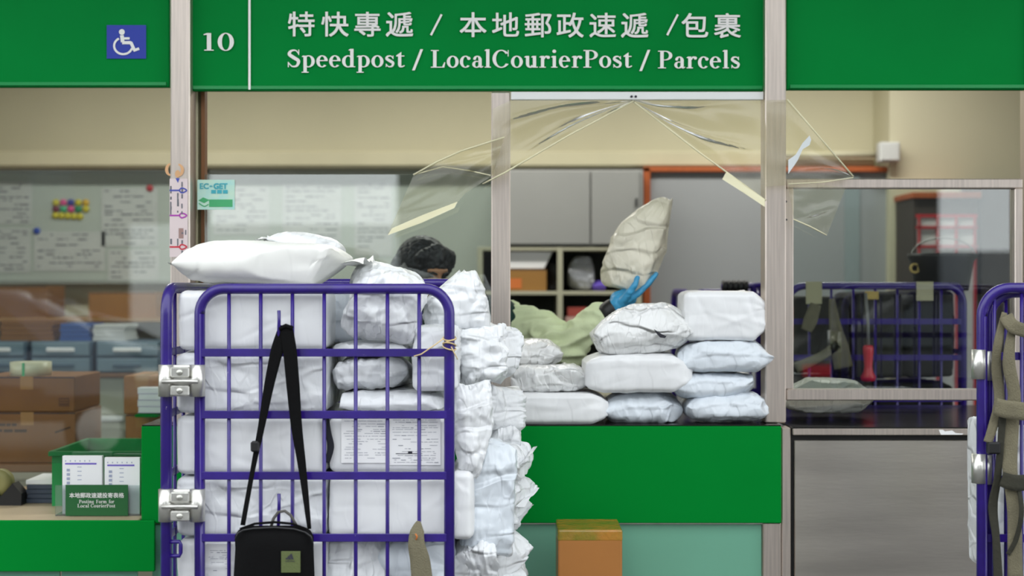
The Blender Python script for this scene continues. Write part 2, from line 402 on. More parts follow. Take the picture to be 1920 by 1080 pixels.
# lintel ledge of the back wall
a = W(-60, 282, 3.05); b = W(1642, 313, 3.05)
struct(MB().box(-4.4, b.x, 3.05, 3.3, b.z, a.z, 0.012).build('trim_1', CREAM2), 'cream boxed ledge running along the back wall', 'ledge')
a = W(1668, 150, 2.95); 
struct(MB().box(a.x, 4.4, 2.95, 3.3, 0, 3.0).build('wall_pier', CREAM), 'cream wall pier beside the grey sliding panel', 'wall pier')

# ------------------------------------------------------------------ steel posts
def post(label, px0, px1, ztop, y0=-0.035, y1=0.035, zb=0.0):
    p0, p1 = W(px0, 540, y0), W(px1, 540, y0)
    o = MB().box(p0.x, p1.x, y0, y1, zb, ztop, 0.004).build('steel_post', STEEL)
    return tag(o, label, 'post', 'stainless steel posts of the counter front')
post('stainless steel post with a taped paper strip beside the number 10', 319, 356, 2.62, -0.06, 0.03, 1.0625)
post('slim stainless steel post between the glass pane and the open hatch', 921, 957, W(0, 172, -0.035).z, -0.035, 0.03, 1.0625)
post('stainless steel post between the open hatch and the framed window', 1435, 1474, 2.62, -0.06, 0.03, 1.0625)
# inner jamb behind the first post
j = thing('window_jamb', W(370, 1200, 0.1), 'narrow cream and brown jamb just behind the first steel post', 'jamb', None, 'structure')
j.location.z = 0; ORIG[j.name] = j.location.copy()
for (x0, x1, m, nm, yy) in ((357, 363, mat('dark_gap', (52, 44, 36), .7), 'dark_gap_strip', .05), (363, 371, CREAM2, 'cream_strip', .045), (371, 377, mat('khaki_strip', (96, 88, 58), .7), 'khaki_strip', .055), (377, 384, mat('brown_strip', (120, 78, 42), .6), 'brown_strip', .045)):  # first strip is solid dark colour standing in for the shaded gap
    p0, p1 = W(x0, 540, yy), W(x1, 540, yy)
    MB().box(p0.x, p1.x, yy, yy + .04, 1.0617, 2.62).build(nm, m, j)

# ------------------------------------------------------------------ green sign boards
def board(px0, px1, py1, label, rot=0.0, y=-0.02):
    p0, p1 = W(px0, py1, y), W(px1, py1, y)
    t = thing('sign_board', ((p0.x + p1.x) / 2, y, p0.z), label, 'sign')
    MB().box(p0.x, p1.x, y, y + .03, p0.z, 2.62, 0.003).build('board', GREEN, t)
    MB().box(p0.x + .01, p1.x - .01, y - .004, y, p0.z + .004, p0.z + .016, 0.001).build('bottom_strip', mat('green_strip', (4, 140, 70), .3), t)
    return t
s1 = board(-60, 318, 163, 'blank green sign board carrying a blue wheelchair symbol')
s2 = board(356, 1435, 170, 'long green sign board numbered 10 with white bilingual lettering')
s3 = board(1475, 1990, 168, 'blank green sign board above the framed window')
YS = -0.0255
lay(rect2(200, 47, 274, 110), YS + .002, 'symbol_plate', mat('blue_vinyl', (8, 46, 160), .4), s1)
wc = disc2(228.5, 60, 5.5) + stroke2([(228.5, 66), (230, 79), ], 7) + stroke2([(229, 80), (246, 80)], 6) + stroke2([(231, 72), (243, 72)], 4.5) + stroke2([(245, 79), (252, 94)], 6) + stroke2([(250, 95), (261, 91)], 5)
wc += stroke2([(231 + 17 * math.cos(math.radians(q)), 86 - 15.5 * math.sin(math.radians(q))) for q in range(118, 345, 15)], 4)
lay(wc, YS, 'wheelchair_symbol', LETTER, s1)
lay(rect2(465.5, -20, 470, 168), YS, 'divider_line', LETTER, s2)
lay(serif_text('10', 379, 440, 95, 38), YS, 'number_lettering', LETTER, s2)
cj = []
for ch, xc in zip('特快專遞本地郵政速遞包裹', (565, 628, 689, 749, 887, 948, 1009, 1069, 1130, 1190, 1303, 1364)):
    dy = (xc - 565) * 0.004
    cj += font_polys(ch, xc - 25, 22 + dy, xc + 25, 68 + dy, 0.014)
for xs in (806, 1249): cj += stroke2([(xs + 2, 66), (xs + 22, 27)], 4)
lay(cj, YS, 'chinese_lettering', LETTER, s2)
la = []
for txt, x0, x1 in (('Speedpost', 537, 759), ('/', 772, 794), ('LocalCourierPost', 807, 1185), ('/', 1198, 1220), ('Parcels', 1233, 1388)):
    la += serif_text(txt, x0, x1, 126 + (x0 - 537) * 0.003, 33)
lay(la, YS, 'english_lettering', LETTER, s2)

# ------------------------------------------------------------------ panes and framed window
def pane(name, px0, py0, px1, py1, label, y=0.0):
    o = MB().pbox(px0, py0, px1, py1, y, y + .006).build(name, GLASS)
    return struct(o, label, 'window')
pane('window_1', -60, 320, 320, 868, 'clear glass pane above the low accessible counter')
pane('window_2', 384, 327, 921, 797, 'clear glass pane behind the piled roll cage')
w3 = thing('window_3', W(1690, 752, -.03), 'steel framed glass window above the dark counter', 'window', None, 'structure')
yf = -.045
def rail(px0, py0, px1, py1): MB().pbox(px0, py0, px1, py1, yf, yf + .05, .003).build('frame_rail', STEEL, w3)
rail(1475, 335, 1918, 353); rail(1475, 730, 1918, 751); rail(1472, 353, 1488, 730); rail(1903, 353, 1918, 730)
MB().pbox(1488, 353, 1903, 730, -.02, -.014).build('pane', GLASS, w3)
lock = MB()
for (cx, cy) in ((1473.5, 378), (1474, 412)): lock.lathe(W(cx, cy, yf - .001), [(0, -.003), (.0035, -.003), (.0035, .001)], 10, 'y')
lock.build('screw', INKD, w3)
struct(MB().box(W(1918, 0, 0).x, W(1965, 0, 0).x, -.035, .03, 0, 2.6, .004).build('trim_2', STEEL), 'stainless steel jamb at the edge of the framed window', 'jamb')

# ------------------------------------------------------------------ counters
ZT = 1.0617; YFR = -0.12
x0 = W(265, 0, YFR).x; xr = W(1465, 0, YFR).x
ct = thing('service_counter', ((x0 + xr) / 2, 0, 0), 'green fronted service counter carrying the pile of white parcels', 'counter')
MB().box(x0, xr, YFR, YFR + .02, W(0, 981, YFR).z, ZT - .004, .002).build('green_front_panel', GREEN2, ct)
MB().box(x0, x0 + .02, YFR + .02, .32, W(0, 981, YFR).z, ZT - .004).build('green_end_panel', GREEN2, ct)
MB().box(x0, xr, YFR + .004, .33, ZT - .004, ZT, .0015).build('worktop', BLACKTOP, ct)
xt1 = W(1428, 0, YFR + .02).x
for i, (q0, q1) in enumerate(((x0 + .03, -.42), (-.405, .147), (.16, xt1))):
    MB().box(q0, q1, YFR + .02, YFR + .03, .12, W(0, 983, YFR + .02).z, .001).build('frosted_panel', TEAL, ct)
MB().box(x0, xr, YFR + .012, YFR + .03, W(0, 984, YFR).z, W(0, 980, YFR).z).build('aluminium_edge', ALU, ct)
MB().box(W(1431, 0, YFR).x, xr, YFR + .005, YFR + .05, 0, W(0, 981, YFR).z, .003).build('corner_post', STEEL, ct)
MB().box(x0, xr, -.02, 0.0, 0, .12).build('plinth', BLACK, ct)
MB().box(xr + .003, W(1484, 0, YFR).x, YFR + .01, -.03, 0, ZT - .01, .003).build('steel_channel', STEEL, ct)

xs, xe = W(1487, 0, YFR).x, 2.4
cr = thing('steel_counter', ((xs + xe) / 2, 0, 0), 'dark topped counter with a brushed steel front under the framed window', 'counter')
MB().box(xs, xe, YFR + .01, .75, 1.045, 1.054, .001).build('worktop', BLACKTOP, cr)
MB().box(xs, xe, YFR, YFR + .015, W(0, 816, YFR).z, W(0, 804, YFR).z, .002).build('steel_lip', STEEL, cr)
MB().box(xs, xe, YFR + .03, YFR + .06, .08, 1.044).build('carcass', BLACK, cr)
MB().box(W(1490, 0, YFR + .012).x, W(1905, 0, YFR).x, YFR + .012, YFR + .03, .12, W(0, 826, YFR + .012).z, .002).build('steel_front_sheet', STEEL_D, cr)
MB().box(W(1910, 0, YFR + .012).x, xe, YFR + .012, YFR + .03, .12, W(0, 826, YFR + .012).z, .002).build('steel_front_sheet', STEEL_D, cr)
p = []
for (ax, ay) in ((1760, 806), (1768, 806), (1772, 809), (1785, 807), (1792, 812), (1806, 813), (1804, 815), (1764, 815)): p.append(W(ax, ay, YFR - .001))
MB().prism(p, (0, -.0006, 0)).build('torn_sticker', PAPER, cr)

YL = -0.15; zl = W(0, 975, YL).z
xl0, xl1 = -2.2, W(292, 0, YL).x
cl = thing('low_counter', ((xl0 + xl1) / 2, 0, 0), 'low accessible counter with beige top and green front', 'counter')
MB().box(xl0, x0 - .002, YL, .62, zl - .02, zl, .003).build('beige_top', BEIGE, cl)
MB().box(xl0, xl1, YL - .015, YL, W(0, 1070, YL).z, zl, .002).build('green_front_panel', GREEN2, cl)
MB().box(xl0, W(108, 0, YL).x, YL + .02, YL + .03, .1, W(0, 1070, YL).z - .002).build('frosted_panel', TEAL, cl)
MB().box(W(112, 0, YL).x, x0 - .01, YL + .02, YL + .03, .1, W(0, 1070, YL).z - .002).build('frosted_panel', TEAL, cl)
MB().box(xl0, x0 - .01, YL + .04, .5, 0, .1).build('plinth', BLACK, cl)
MB().box(xl0, xl0 + .04, YL + .04, .55, .1, zl - .02).build('side_support', GREYC, cl)

# ------------------------------------------------------------------ parcels
import numpy as np
def crumple(V, Nn, seed, crk, cuts, ncr, ext):
    """straight film creases and flattened facets on a bag surface (V vertices, Nn normals, ext half extents)"""
    r = np.random.RandomState(seed)
    ext = np.array(ext)
    for k in range(cuts):
        n = r.normal(size=3); n /= np.linalg.norm(n)
        sup = np.max(V @ n); dist = sup * r.uniform(.76, .94)
        over = np.maximum(0, V @ n - dist); V = V - np.outer(over * .85, n)
    D = np.zeros(len(V))
    for k in range(ncr):
        p0 = V[r.randint(len(V))]; n = r.normal(size=3)
        a = Nn[np.argmin(np.sum((V - p0) ** 2, 1))]; n = n - a * (n @ a) * .9; n /= np.linalg.norm(n)
        A = r.uniform(.0015, .0055) * min(1.0, np.min(ext) / .06) * crk * r.choice([-1, 1]); wd = r.uniform(.005, .02); L = r.uniform(.03, .12)
        q = V - p0
        D += A * np.maximum(0, 1 - np.abs(q @ n) / wd) * np.exp(-np.sum(q * q, 1) / L ** 2)
    return V + Nn * D[:, None]
def vnormals(V, faces):
    N = np.zeros_like(V); Fq = np.array(faces); a, b, c, d = (V[Fq[:, i]] for i in range(4))
    fn = np.cross(c - a, d - b)
    for i in range(4): np.add.at(N, Fq[:, i], fn)
    l = np.linalg.norm(N, axis=1); l[l < 1e-12] = 1
    return N / l[:, None]
def N3f(sd): return lambda x, y, z: noise.noise(Vector((x + sd, y - sd * .7, z + sd * .31)))
def flapgrid(V, faces, x, hd, z0, ln, sgn, N3, tip, th=.0009):
    """loose seam flap standing out of a bag end"""
    n1, n2 = 6, 16; base = len(V); P = []
    for s_ in (1, -1):
        for i in range(n1 + 1):
            f = i / n1
            for k in range(n2 + 1):
                v = -1 + 2 * k / n2
                P.append((x + sgn * (ln * f * (1 + .25 * N3(v * 1.6, 2, sgn)) - .006 * (1 - f)), v * hd * (1 - .12 * f), z0 + ln * f * (tip + .9 * N3(v * 2.2, f * .8, 6 + sgn)) + s_ * th * (1.2 - f)))
    m = (n1 + 1) * (n2 + 1)
    for s_ in (0, 1):
        for i in range(n1):
            for k in range(n2):
                a = base + s_ * m + i * (n2 + 1) + k; q = (a, a + n2 + 1, a + n2 + 2, a + 1); faces.append(q if s_ == 0 else q[::-1])
    return P
def box_mesh(w, d, h, seed, crk=1.0, fl=0.0, fr=0.0, tip=0.0, rad=.016, bulge=.005, ncr=34, gr=0.0, gl=0.0, cuts=0, taper=0.0, n=40, seam=.4, **_):
    """full, box shaped mailing bag: rounded block with bulging film faces, creases and end flaps; z runs from -seam*h to (1-seam)*h"""
    N3 = N3f(seed * 7.31); key = {}; V = []; faces = []
    hs = np.array((w / 2, d / 2, h / 2)); rad = min(rad, .45 * min(w, d, h))
    nn = [max(8, int(n * min(1.0, x / .26 + .12))) for x in (w, d, h)]
    def vert(p):
        k = tuple(round(c, 5) for c in p)
        if k in key: return key[k]
        q = Vector(p); inner = Vector([max(-(1 - rad / hh), min(1 - rad / hh, c)) * hh for c, hh in zip(p, hs)])
        off = Vector([c * hh for c, hh in zip(p, hs)]) - inner
        if off.length > 1e-9: off = off.normalized() * rad
        else: off = Vector((0, 0, 0))
        x = inner + off; b = Vector((0, 0, 0))
        for ax in range(3):
            if abs(p[ax]) > .999:
                o1, o2 = [(1 - p[a_] ** 2) for a_ in range(3) if a_ != ax]; b[ax] += math.copysign(bulge * (o1 * o2) ** .5, p[ax])
        x += b
        lump = N3(x.x * 4, x.y * 4, x.z * 4); x += (x.normalized()) * .006 * crk * lump + Vector((N3(x.z * 7, x.y * 7, 3), 0, N3(x.x * 6, x.y * 6, 5))) * .004 * crk
        x.z += taper * p[0] * h * .5 * (1 if p[2] > 0 else 0) * (p[2] + 1) / 2
        for gq, sg_ in ((gr, 1), (gl, -1)):      # folded parcel end
            e_ = max(0.0, (p[0] * sg_ - .72) / .28)
            if gq and e_: x.z *= 1 - gq * e_; x.y *= 1 - gq * .35 * e_; x.x += sg_ * gq * .03 * e_
        V.append((x.x, x.y, x.z)); key[k] = len(V) - 1
        return key[k]
    for ax in range(3):
        a, b = [i for i in range(3) if i != ax]
        for sg in (-1, 1):
            G = []
            for i in range(nn[a] + 1):
                row = []
                for k in range(nn[b] + 1):
                    p = [0, 0, 0]; p[ax] = sg; p[a] = -1 + 2 * i / nn[a]; p[b] = -1 + 2 * k / nn[b]; row.append(vert(tuple(p)))
                G.append(row)
            fl_ = (sg > 0) == (ax != 1)
            for i in range(nn[a]):
                for k in range(nn[b]):
                    q = (G[i][k], G[i + 1][k], G[i + 1][k + 1], G[i][k + 1]); faces.append(q if fl_ else q[::-1])
    A = np.array(V); A = crumple(A, vnormals(A, faces), seed, crk, cuts, ncr, hs); V = [tuple(v) for v in A]
    if fl: V += flapgrid(V, faces, -w / 2, d * .42, 0, fl, -1, N3, tip)
    if fr: V += flapgrid(V, faces, w / 2, d * .42, 0, fr, 1, N3, tip)
    me = bpy.data.meshes.new('mailing_bag'); me.from_pydata([(x, y, z + h * (.5 - seam)) for x, y, z in V], [], faces)
    return me
def pillow_mesh(w, d, h, seed, boxy=.15, crk=1.0, fl=0.0, fr=0.0, seam=.4, twist=0.0, nu=70, nv=50, tip=0.0, cuts=9, ncr=44, **_):
    """soft mailing bag: two film sheets meeting in a seam, pinched corners, facets and creases"""
    N3 = N3f(seed * 7.31)
    ex = 2.2 + boxy * 8; ce = .5 - .18 * boxy
    us = [math.sin((-1 + 2 * i / nu) * math.pi / 2) * .75 + (-1 + 2 * i / nu) * .25 for i in range(nu + 1)]; vs = [math.sin((-1 + 2 * i / nv) * math.pi / 2) * .75 + (-1 + 2 * i / nv) * .25 for i in range(nv + 1)]
    V = []; faces = []; NV = nv + 1; NU = nu + 1; pin = .07 * (1 - boxy)
    for sgn in (1, -1):
        for u in us:
            for v in vs:
                p = ((1 - abs(u) ** ex) * (1 - abs(v) ** ex)) ** ce if abs(u) < .9999 and abs(v) < .9999 else 0.0
                x = w / 2 * u * (1 - pin * (1 - v * v) * abs(u) ** 3); y = d / 2 * v * (1 - pin * (1 - u * u) * abs(v) ** 3)
                hh = h * (1 - seam) if sgn > 0 else h * seam
                z = sgn * hh * (p if sgn > 0 else min(1.0, p * 1.12))
                z += .016 * crk * N3(x * 4, y * 4, 9) * (.3 + .7 * p) + (1 - p) * .006 * crk * N3(v * 5, u * 5, 4) + twist * u * v * h * .5
                z += sgn * p * .010 * crk * (N3(u * 1.5 + 3, v * 8, sgn * 2) * u * u + N3(u * 8, v * 1.5, sgn * 5) * v * v)
                V.append((x, y, z))
    for s_ in (0, 1):
        o = s_ * NU * NV
        for i in range(nu):
            for k in range(nv):
                f = (o + i * NV + k, o + (i + 1) * NV + k, o + (i + 1) * NV + k + 1, o + i * NV + k + 1); faces.append(f if s_ == 0 else f[::-1])
    A = np.array(V); zmid = np.array([0, 0, h * (.5 - seam)])
    A = crumple(A - zmid, vnormals(A, faces), seed, crk, cuts, ncr, (w / 2, d / 2, h / 2)) + zmid
    m_ = NU * NV
    rim = [i * NV for i in range(NU)] + [nu * NV + k for k in range(NV)] + [i * NV + nv for i in range(NU)] + list(range(NV))
    for i in set(rim): mid = (A[i] + A[m_ + i]) / 2; A[i] = A[m_ + i] = mid
    V = [tuple(v) for v in A]
    if fl: V += flapgrid(V, faces, -w / 2, d * .46, 0, fl, -1, N3, tip)
    if fr: V += flapgrid(V, faces, w / 2, d * .46, 0, fr, 1, N3, tip)
    me = bpy.data.meshes.new('mailing_bag'); me.from_pydata(V, [], faces)
    bm = bmesh.new(); bm.from_mesh(me); bmesh.ops.remove_doubles(bm, verts=bm.verts[:], dist=.00005); bm.to_mesh(me); bm.free()
    return me
def bag_mesh(w, d, h, boxy=.15, **kw):
    return box_mesh(w, d, h, **kw) if boxy >= .45 else pillow_mesh(w, d, h, boxy=boxy, **kw)
SEED = [11]
def held(x, y, z, w, d, h):
    t = max(0.0, x / (w / 2)); b_ = max(0.0, -x / (w / 2))
    return x, y * (1 - .86 * t ** 1.5) - .24 * d * t ** 1.5 + .05 * d * b_, z * (1 - .25 * t)
def place_bag(label, c, w, d, h, m=None, R=None, group=None, name='mailing_bag', shape=None, **kw):
    SEED[0] += 1
    kw.setdefault('seed', SEED[0])
    me = bag_mesh(w, d, h, **kw)
    if shape:
        for v in me.vertices: v.co = shape(*v.co, w, d, h)
    M = Matrix.Translation(Vector(c)) @ (R.to_4x4() if R else Matrix())
    me.transform(M)
    o = link(name, me, m or WHITEBAG, None, True)
    return tag(o, label, 'parcel', group)
def pbag(label, px0, py0, px1, py1, yf, d, m=None, roll=0.0, yaw=0.0, group=None, fl=0.0, fr=0.0, seam=.4, **kw):
    """lying bag that fills the pixel box with its front side at depth yf"""
    a, b = W(px0, py0, yf), W(px1, py1, yf); w, h = b.x - a.x, a.z - b.z
    c = Vector(((a.x + b.x) / 2 + (fl - fr) / 2, yf + d / 2, b.z + h * seam)); w -= fl + fr
    R = Euler((0, roll, yaw)).to_matrix() if (roll or yaw) else None
    return place_bag(label, c, w, d, h, m, R, group, fl=fl, fr=fr, seam=seam, **kw)
def axes(ex, ez):
    """rotation with local x along ex and local z near ez"""
    ex = Vector(ex).normalized(); ez = Vector(ez); ez = (ez - ex * ez.dot(ex)).normalized(); ey = ez.cross(ex)
    return Matrix((ex, ey, ez)).transposed()

CP = 'white parcels stacked on the service counter'
def pointed(x, y, z, w, d, h):
    t = max(0.0, (x / (w / 2) - .55) / .45); return x, y * (1 - .55 * t), z * (1 - .75 * t) + .016 * t * t
def pointed_low(x, y, z, w, d, h):
    t = max(0.0, (x / (w / 2) - .5) / .5); return x, y * (1 - .5 * t), z * (1 - .7 * t) - .012 * t * t
def faceted(x, y, z, w, d, h):
    t = x / (w / 2); k = (1 - .55 * max(0, -t) ** 1.6) if t < 0 else (1 - .35 * t ** 2); return x, y, (z * k if z > 0 else z * (1 - .25 * max(0, t) ** 2)) + (.02 * max(0, t) ** 2)
yb = -.11
pbag('boxy white parcel at the bottom of the counter pile nearest the cage', 958, 739, 1134, 796, yb, .26, boxy=.75, crk=.8, gr=.4, gl=.2, group=CP, m=SMOOTHBAG)
pbag('wrinkled white parcel in the middle of the bottom row on the counter', 1132, 737, 1290, 796, yb + .02, .26, boxy=.15, crk=1.0, group=CP, m=COOLBAG)
pbag('soft white parcel at the bottom of the pile by the steel post', 1286, 743, 1466, 796, yb + .005, .24, boxy=.2, crk=.9, shape=pointed, group=CP, m=COOLBAG)
pbag('shiny crinkled white parcel lying on the boxy bottom parcel', 950, 682, 1122, 736, yb + .005, .27, boxy=.15, crk=1.1, shape=pointed_low, group=CP, m=SHINYBAG)
pbag('flat sided white box parcel under the torn parcel', 1102, 668, 1288, 736, yb + .005, .25, boxy=.85, crk=.7, gr=.6, gl=.25, group=CP, m=SMOOTHBAG)
pbag('thin white parcel second from the bottom by the steel post', 1262, 697, 1436, 746, yb + .02, .24, boxy=.2, crk=.8, group=CP, m=COOLBAG)
pbag('white parcel tucked behind the post near the sleeve', 945, 638, 1058, 688, .02, .22, boxy=.1, crk=.9, group=CP, m=SHINYBAG)
B8 = pbag('large faceted white parcel with a torn hole on the pile', 1112, 574, 1306, 670, yb, .2, boxy=.3, crk=1.2, shape=faceted, group=CP, m=SHINYBAG)
pbag('plump white parcel with a pointed flap touching the steel post', 1268, 640, 1470, 699, yb + .005, .22, boxy=.15, crk=.8, shape=pointed, group=CP, m=COOLBAG)
pbag('tall white box parcel with an open flap topping the pile', 1285, 548, 1436, 638, yb + .045, .22, boxy=.85, crk=.8, gr=.55, group=CP, m=SMOOTHBAG)
hp = [W(px, py, yb - .012) for px, py in ((1226, 617), (1232, 621), (1240, 626), (1249, 630), (1251, 627), (1247, 634), (1238, 633), (1230, 624))]
MB().prism(hp, (0, .004, 0)).build('torn_hole', mat('dark_hole', (40, 40, 48), .8), B8)
pbag('flat white parcel lying on the dark counter under the framed window', 1474, 716, 1662, 778, .03, .3, boxy=.15, crk=.9, shape=pointed, m=film('greyish_mailer', (214, 216, 208), .4, .25, 12.0))

# ------------------------------------------------------------------ roll cages
YG = -0.9
def bent(p0, up, along, r, top, ln, n=8):
    """post rising from p0 to height top, rounded corner radius r, then along for ln, corner, and down again"""
    p0 = Vector(p0); al = Vector(along); z = Vector((0, 0, 1))
    H = top - p0.z
    pts = [p0.copy(), p0 + z * (H - r)]
    pts += arcpts(p0 + z * (H - r) + al * r, r, math.pi, math.pi / 2, n, al, z)
    pts += arcpts(p0 + z * (H - r) + al * (ln - r), r, math.pi / 2, 0, n, al, z)
    pts.append(p0 + al * ln)
    return pts
def wheel(t, x, y):
    w_ = MB().lathe((x, y, .06), [(.015, -.02), (.055, -.018), (.06, -.01), (.06, .01), (.055, .018), (.015, .02)], 20, 'x').build('caster', BLACK, t, True)
    MB().box(x - .028, x - .022, y - .02, y + .02, .05, .16).box(x + .022, x + .028, y - .02, y + .02, .05, .16).box(x - .03, x + .03, y - .03, y + .03, .15, .165).build('caster_fork', ALU, w_)
def hinge(t, px0, px1, py0, py1, y):
    a, b = W(px0, py0, y), W(px1, py1, y)
    w_, h_ = b.x - a.x, a.z - b.z
    m = MB().box(a.x, b.x, y - .004, y + .002, b.z, a.z, .002)
    m.tube([(a.x + .018, y - .001, b.z), (a.x + .018, y - .001, a.z)], .0205, 16).tube([(b.x - .018, y - .001, b.z), (b.x - .018, y - .001, a.z)], .0205, 16)
    hp_ = m.build('hinge_plate', ALU, t, True)
    for f in (.78, .2):
        zc = b.z + h_ * f
        MB().box(a.x + w_ * .29, b.x - w_ * .29, y - .026, y - .004, zc - h_ * .16, zc + h_ * .16, .003).build('bolt_pad', ALU, hp_)
        MB().lathe(((a.x + b.x) / 2, y - .026, zc), [(.0085, 0), (.0085, -.002), (.006, -.0042), (0, -.005)], 16, 'y').build('bolt', mat('bolt_steel', (196, 196, 188), .3, .8), hp_, True)
    MB().tube([(a.x + .012, y - .022, b.z + h_ * .49), (b.x - .012, y - .022, b.z + h_ * .49)], .006, 8).build('pressed_ridge', ALU, hp_, True)

tr = .0142
gx0, gx1 = W(374.5, 0, YG).x, W(842.5, 0, YG).x
ztop = W(0, 541.5, YG).z; zbot = .2
yR = -.2
cage = thing('roll_cage', ((gx0 + gx1) / 2, (YG + yR) / 2, 0), 'purple steel roll cage overfilled with white mailing bags', 'roll cage')
gate = MB().tube(bent((gx0, YG, zbot), None, (1, 0, 0), .066, ztop, gx1 - gx0), tr, 14).build('gate_frame', PURPLE, cage, True)
for py in (661, 777, 891, 1007, 1123, 1239):
    z = W(0, py, YG).z
    MB().box(gx0, gx1, YG - .012, YG - .006, z - .0105, z + .0105, .001).build('crossbar', PURPLE, gate)
for px in (429.5, 489, 548.5, 608, 667, 726.5, 786):
    x = W(px, 0, YG).x
    MB().tube([(x, YG - .001, zbot), (x, YG - .001, ztop - .006)], .0052, 8).build('rod', PURPLE, gate, True)
MB().box(gx0, gx1, YG - .012, YG + .012, zbot - .03, zbot, .002).build('crossbar', PURPLE, gate)
for (py0, py1) in ((582, 655), (926, 1001)):
    a, b = W(523, py0, YG - .04), W(524, py1, YG - .012)
    MB().tube([a, (a.x, a.y + .002, a.z - .03), (b.x, YG - .03, b.z + .02), (b.x, YG - .012, b.z)], .0046, 8).build('hook', PURPLE, gate, True)
sx = W(311, 0, YG).x
side = MB().tube(bent((sx, YG + .005, zbot), None, (0, 1, 0), .07, ztop + .002, yR - YG), tr + .001, 14).build('side_frame', PURPLE, cage, True)
for z in [W(0, q, YG).z for q in (661, 777, 891, 1007, 1123, 1239)]:
    MB().box(sx - .003, sx + .003, YG + .01, yR, z - .0105, z + .0105).build('crossbar', PURPLE, side)
for q in range(6):
    yy = YG + .1 + q * .1
    MB().tube([(sx, yy, zbot), (sx, yy, ztop - .005)], .0052, 8).build('rod', PURPLE, side, True)
rx1 = W(905, 0, yR).x
zr = W(0, 531, yR).z
rear = MB().tube(bent((sx + .03, yR, zbot), None, (1, 0, 0), .07, zr, rx1 - sx - .03), tr, 14).build('rear_frame', PURPLE, cage, True)
for z in (1.3, 1.1, .9, .7, .5):
    MB().box(sx + .03, rx1, yR - .003, yR + .003, z - .01, z + .01).build('crossbar', PURPLE, rear)
for q in range(8):
    xx = sx + .12 + q * .085
    MB().tube([(xx, yR, zbot), (xx, yR, zr - .005)], .0052, 8).build('rod', PURPLE, rear, True)
MB().box(sx - .01, rx1, YG - .01, yR + .01, .165, .195, .004).build('base_deck', GREYC, cage)
for x in (sx + .05, gx1 - .02):
    for y in (YG + .06, yR - .06): wheel(cage, x, y)
hinge(cage, 299, 383, 684, 743, YG - .012)
hinge(cage, 299, 383, 917, 977, YG - .012)
a = W(318, 1013, YG); b = W(341, 1045, YG)
lg = MB()
lg.tube([(a.x, YG, a.z - .004), (b.x - .006, YG, a.z - .004), (b.x - .003, YG, a.z - .012), (b.x - .003, YG, b.z + .012), (b.x - .006, YG, b.z + .004), (a.x, YG, b.z + .004)], .0055, 8)
lg.build('latch_loop', PURPLE, cage, True)
tw = thing('twine', W(838, 644, YG - .02), 'beige twine tied round the cage corner post', 'twine')
m = MB(); cxx = W(842.5, 0, YG).x
for q in range(4):
    z0 = W(0, 634 + q * 6, YG).z
    m.tube([(cxx + .0175 * math.cos(k * math.pi / 6 ), YG + .0175 * math.sin(k * math.pi / 6), z0 + .006 * math.sin(k * math.pi / 6 + q * 1.8)) for k in range(12)], .0018, 6, closed=True)
m.build('wound_cord', mat('beige_cord', (214, 190, 140), .8), tw, True)
MB().tube([W(832, 634, YG - .018), W(818, 645, YG - .022), W(803, 655, YG - .022), W(790, 664, YG - .021), W(776, 668, YG - .02)], .0018, 6).build('loose_end', MATS['beige_cord'], tw, True)
MB().tube([W(846, 650, YG - .018), W(852, 662, YG - .016), W(858, 674, YG - .014)], .0016, 6).build('loose_end', MATS['beige_cord'], tw, True)

# bags inside the cage
CG = 'white mailing bags in the roll cage'
yc = YG + .03
pbag('big smooth white mailing bag lying across the cage top', 306, 449, 676, 532, yc - .035, .42, boxy=.25, crk=.7, fl=.02, fr=.05, tip=.25, seam=.45, group=CG, m=film('warm_white_mailer', (236, 236, 231), .38, .05, 6.0))
pbag('small folded white bag lying behind the big top bag', 478, 437, 640, 472, yc + .24, .2, boxy=.1, crk=.6, fl=.03, tip=.15, roll=.14, group=CG)
pbag('square white mailing bag first below the cage top rail', 334, 546, 610, 655, yc, .5, boxy=.75, crk=.7, group=CG, m=SMOOTHBAG, seam=.3)
pbag('white mailing bag behind the first strap, second in its stack', 330, 662, 609, 774, yc, .5, boxy=.7, crk=.8, group=CG, seam=.35)
pbag('smooth white mailing bag third in the stack behind the straps', 332, 782, 609, 889, yc, .5, boxy=.75, crk=.6, group=CG, m=SMOOTHBAG, seam=.35)
pbag('white mailing bag with glossy top fourth behind the straps', 330, 896, 610, 1006, yc, .5, boxy=.7, crk=.8, group=CG, seam=.35)
l5 = pbag('white mailing bag with a printed label beside the black shoulder bag', 332, 1013, 606, 1110, yc, .5, boxy=.75, crk=.6, group=CG, m=SMOOTHBAG, seam=.35)
place_bag('crumpled white bag leaning under the top rail, scribbled', W(722, 578, yc + .09), .21, .19, .15, None, Euler((math.radians(68), math.radians(14), 0)).to_matrix(), CG, boxy=.2, crk=1.5)
pbag('crumpled white bag poking above the rail beside the big top bag', 640, 497, 792, 556, yc + .2, .26, boxy=.1, crk=1.4, group=CG, roll=.1)
pbag('white bag behind the scribbled bag, its shade put in as a bluish tint', 610, 545, 720, 640, yc + .2, .2, boxy=.5, crk=.8, group=CG, m=COOLBAG)  # bluish film colour stands in for the shade on this bag
pbag('slim white bag squeezed beneath the scribbled bag', 616, 640, 766, 668, yc + .03, .4, boxy=.2, crk=1.0, group=CG)
pbag('white bag beneath the slim bag, beside a dark gap', 618, 672, 764, 733, yc + .02, .4, boxy=.3, crk=1.2, group=CG, roll=.04)
pbag('upright white bag just inside the tied corner post', 774, 614, 858, 733, yc + .01, .34, boxy=.55, crk=1.0, group=CG)
def tipped(x, y, z, w, d, h):
    t = max(0.0, x / (w / 2)) ** 1.2; return x, y * (1 - .74 * t) - .03 * t, z * (1 - .3 * t)
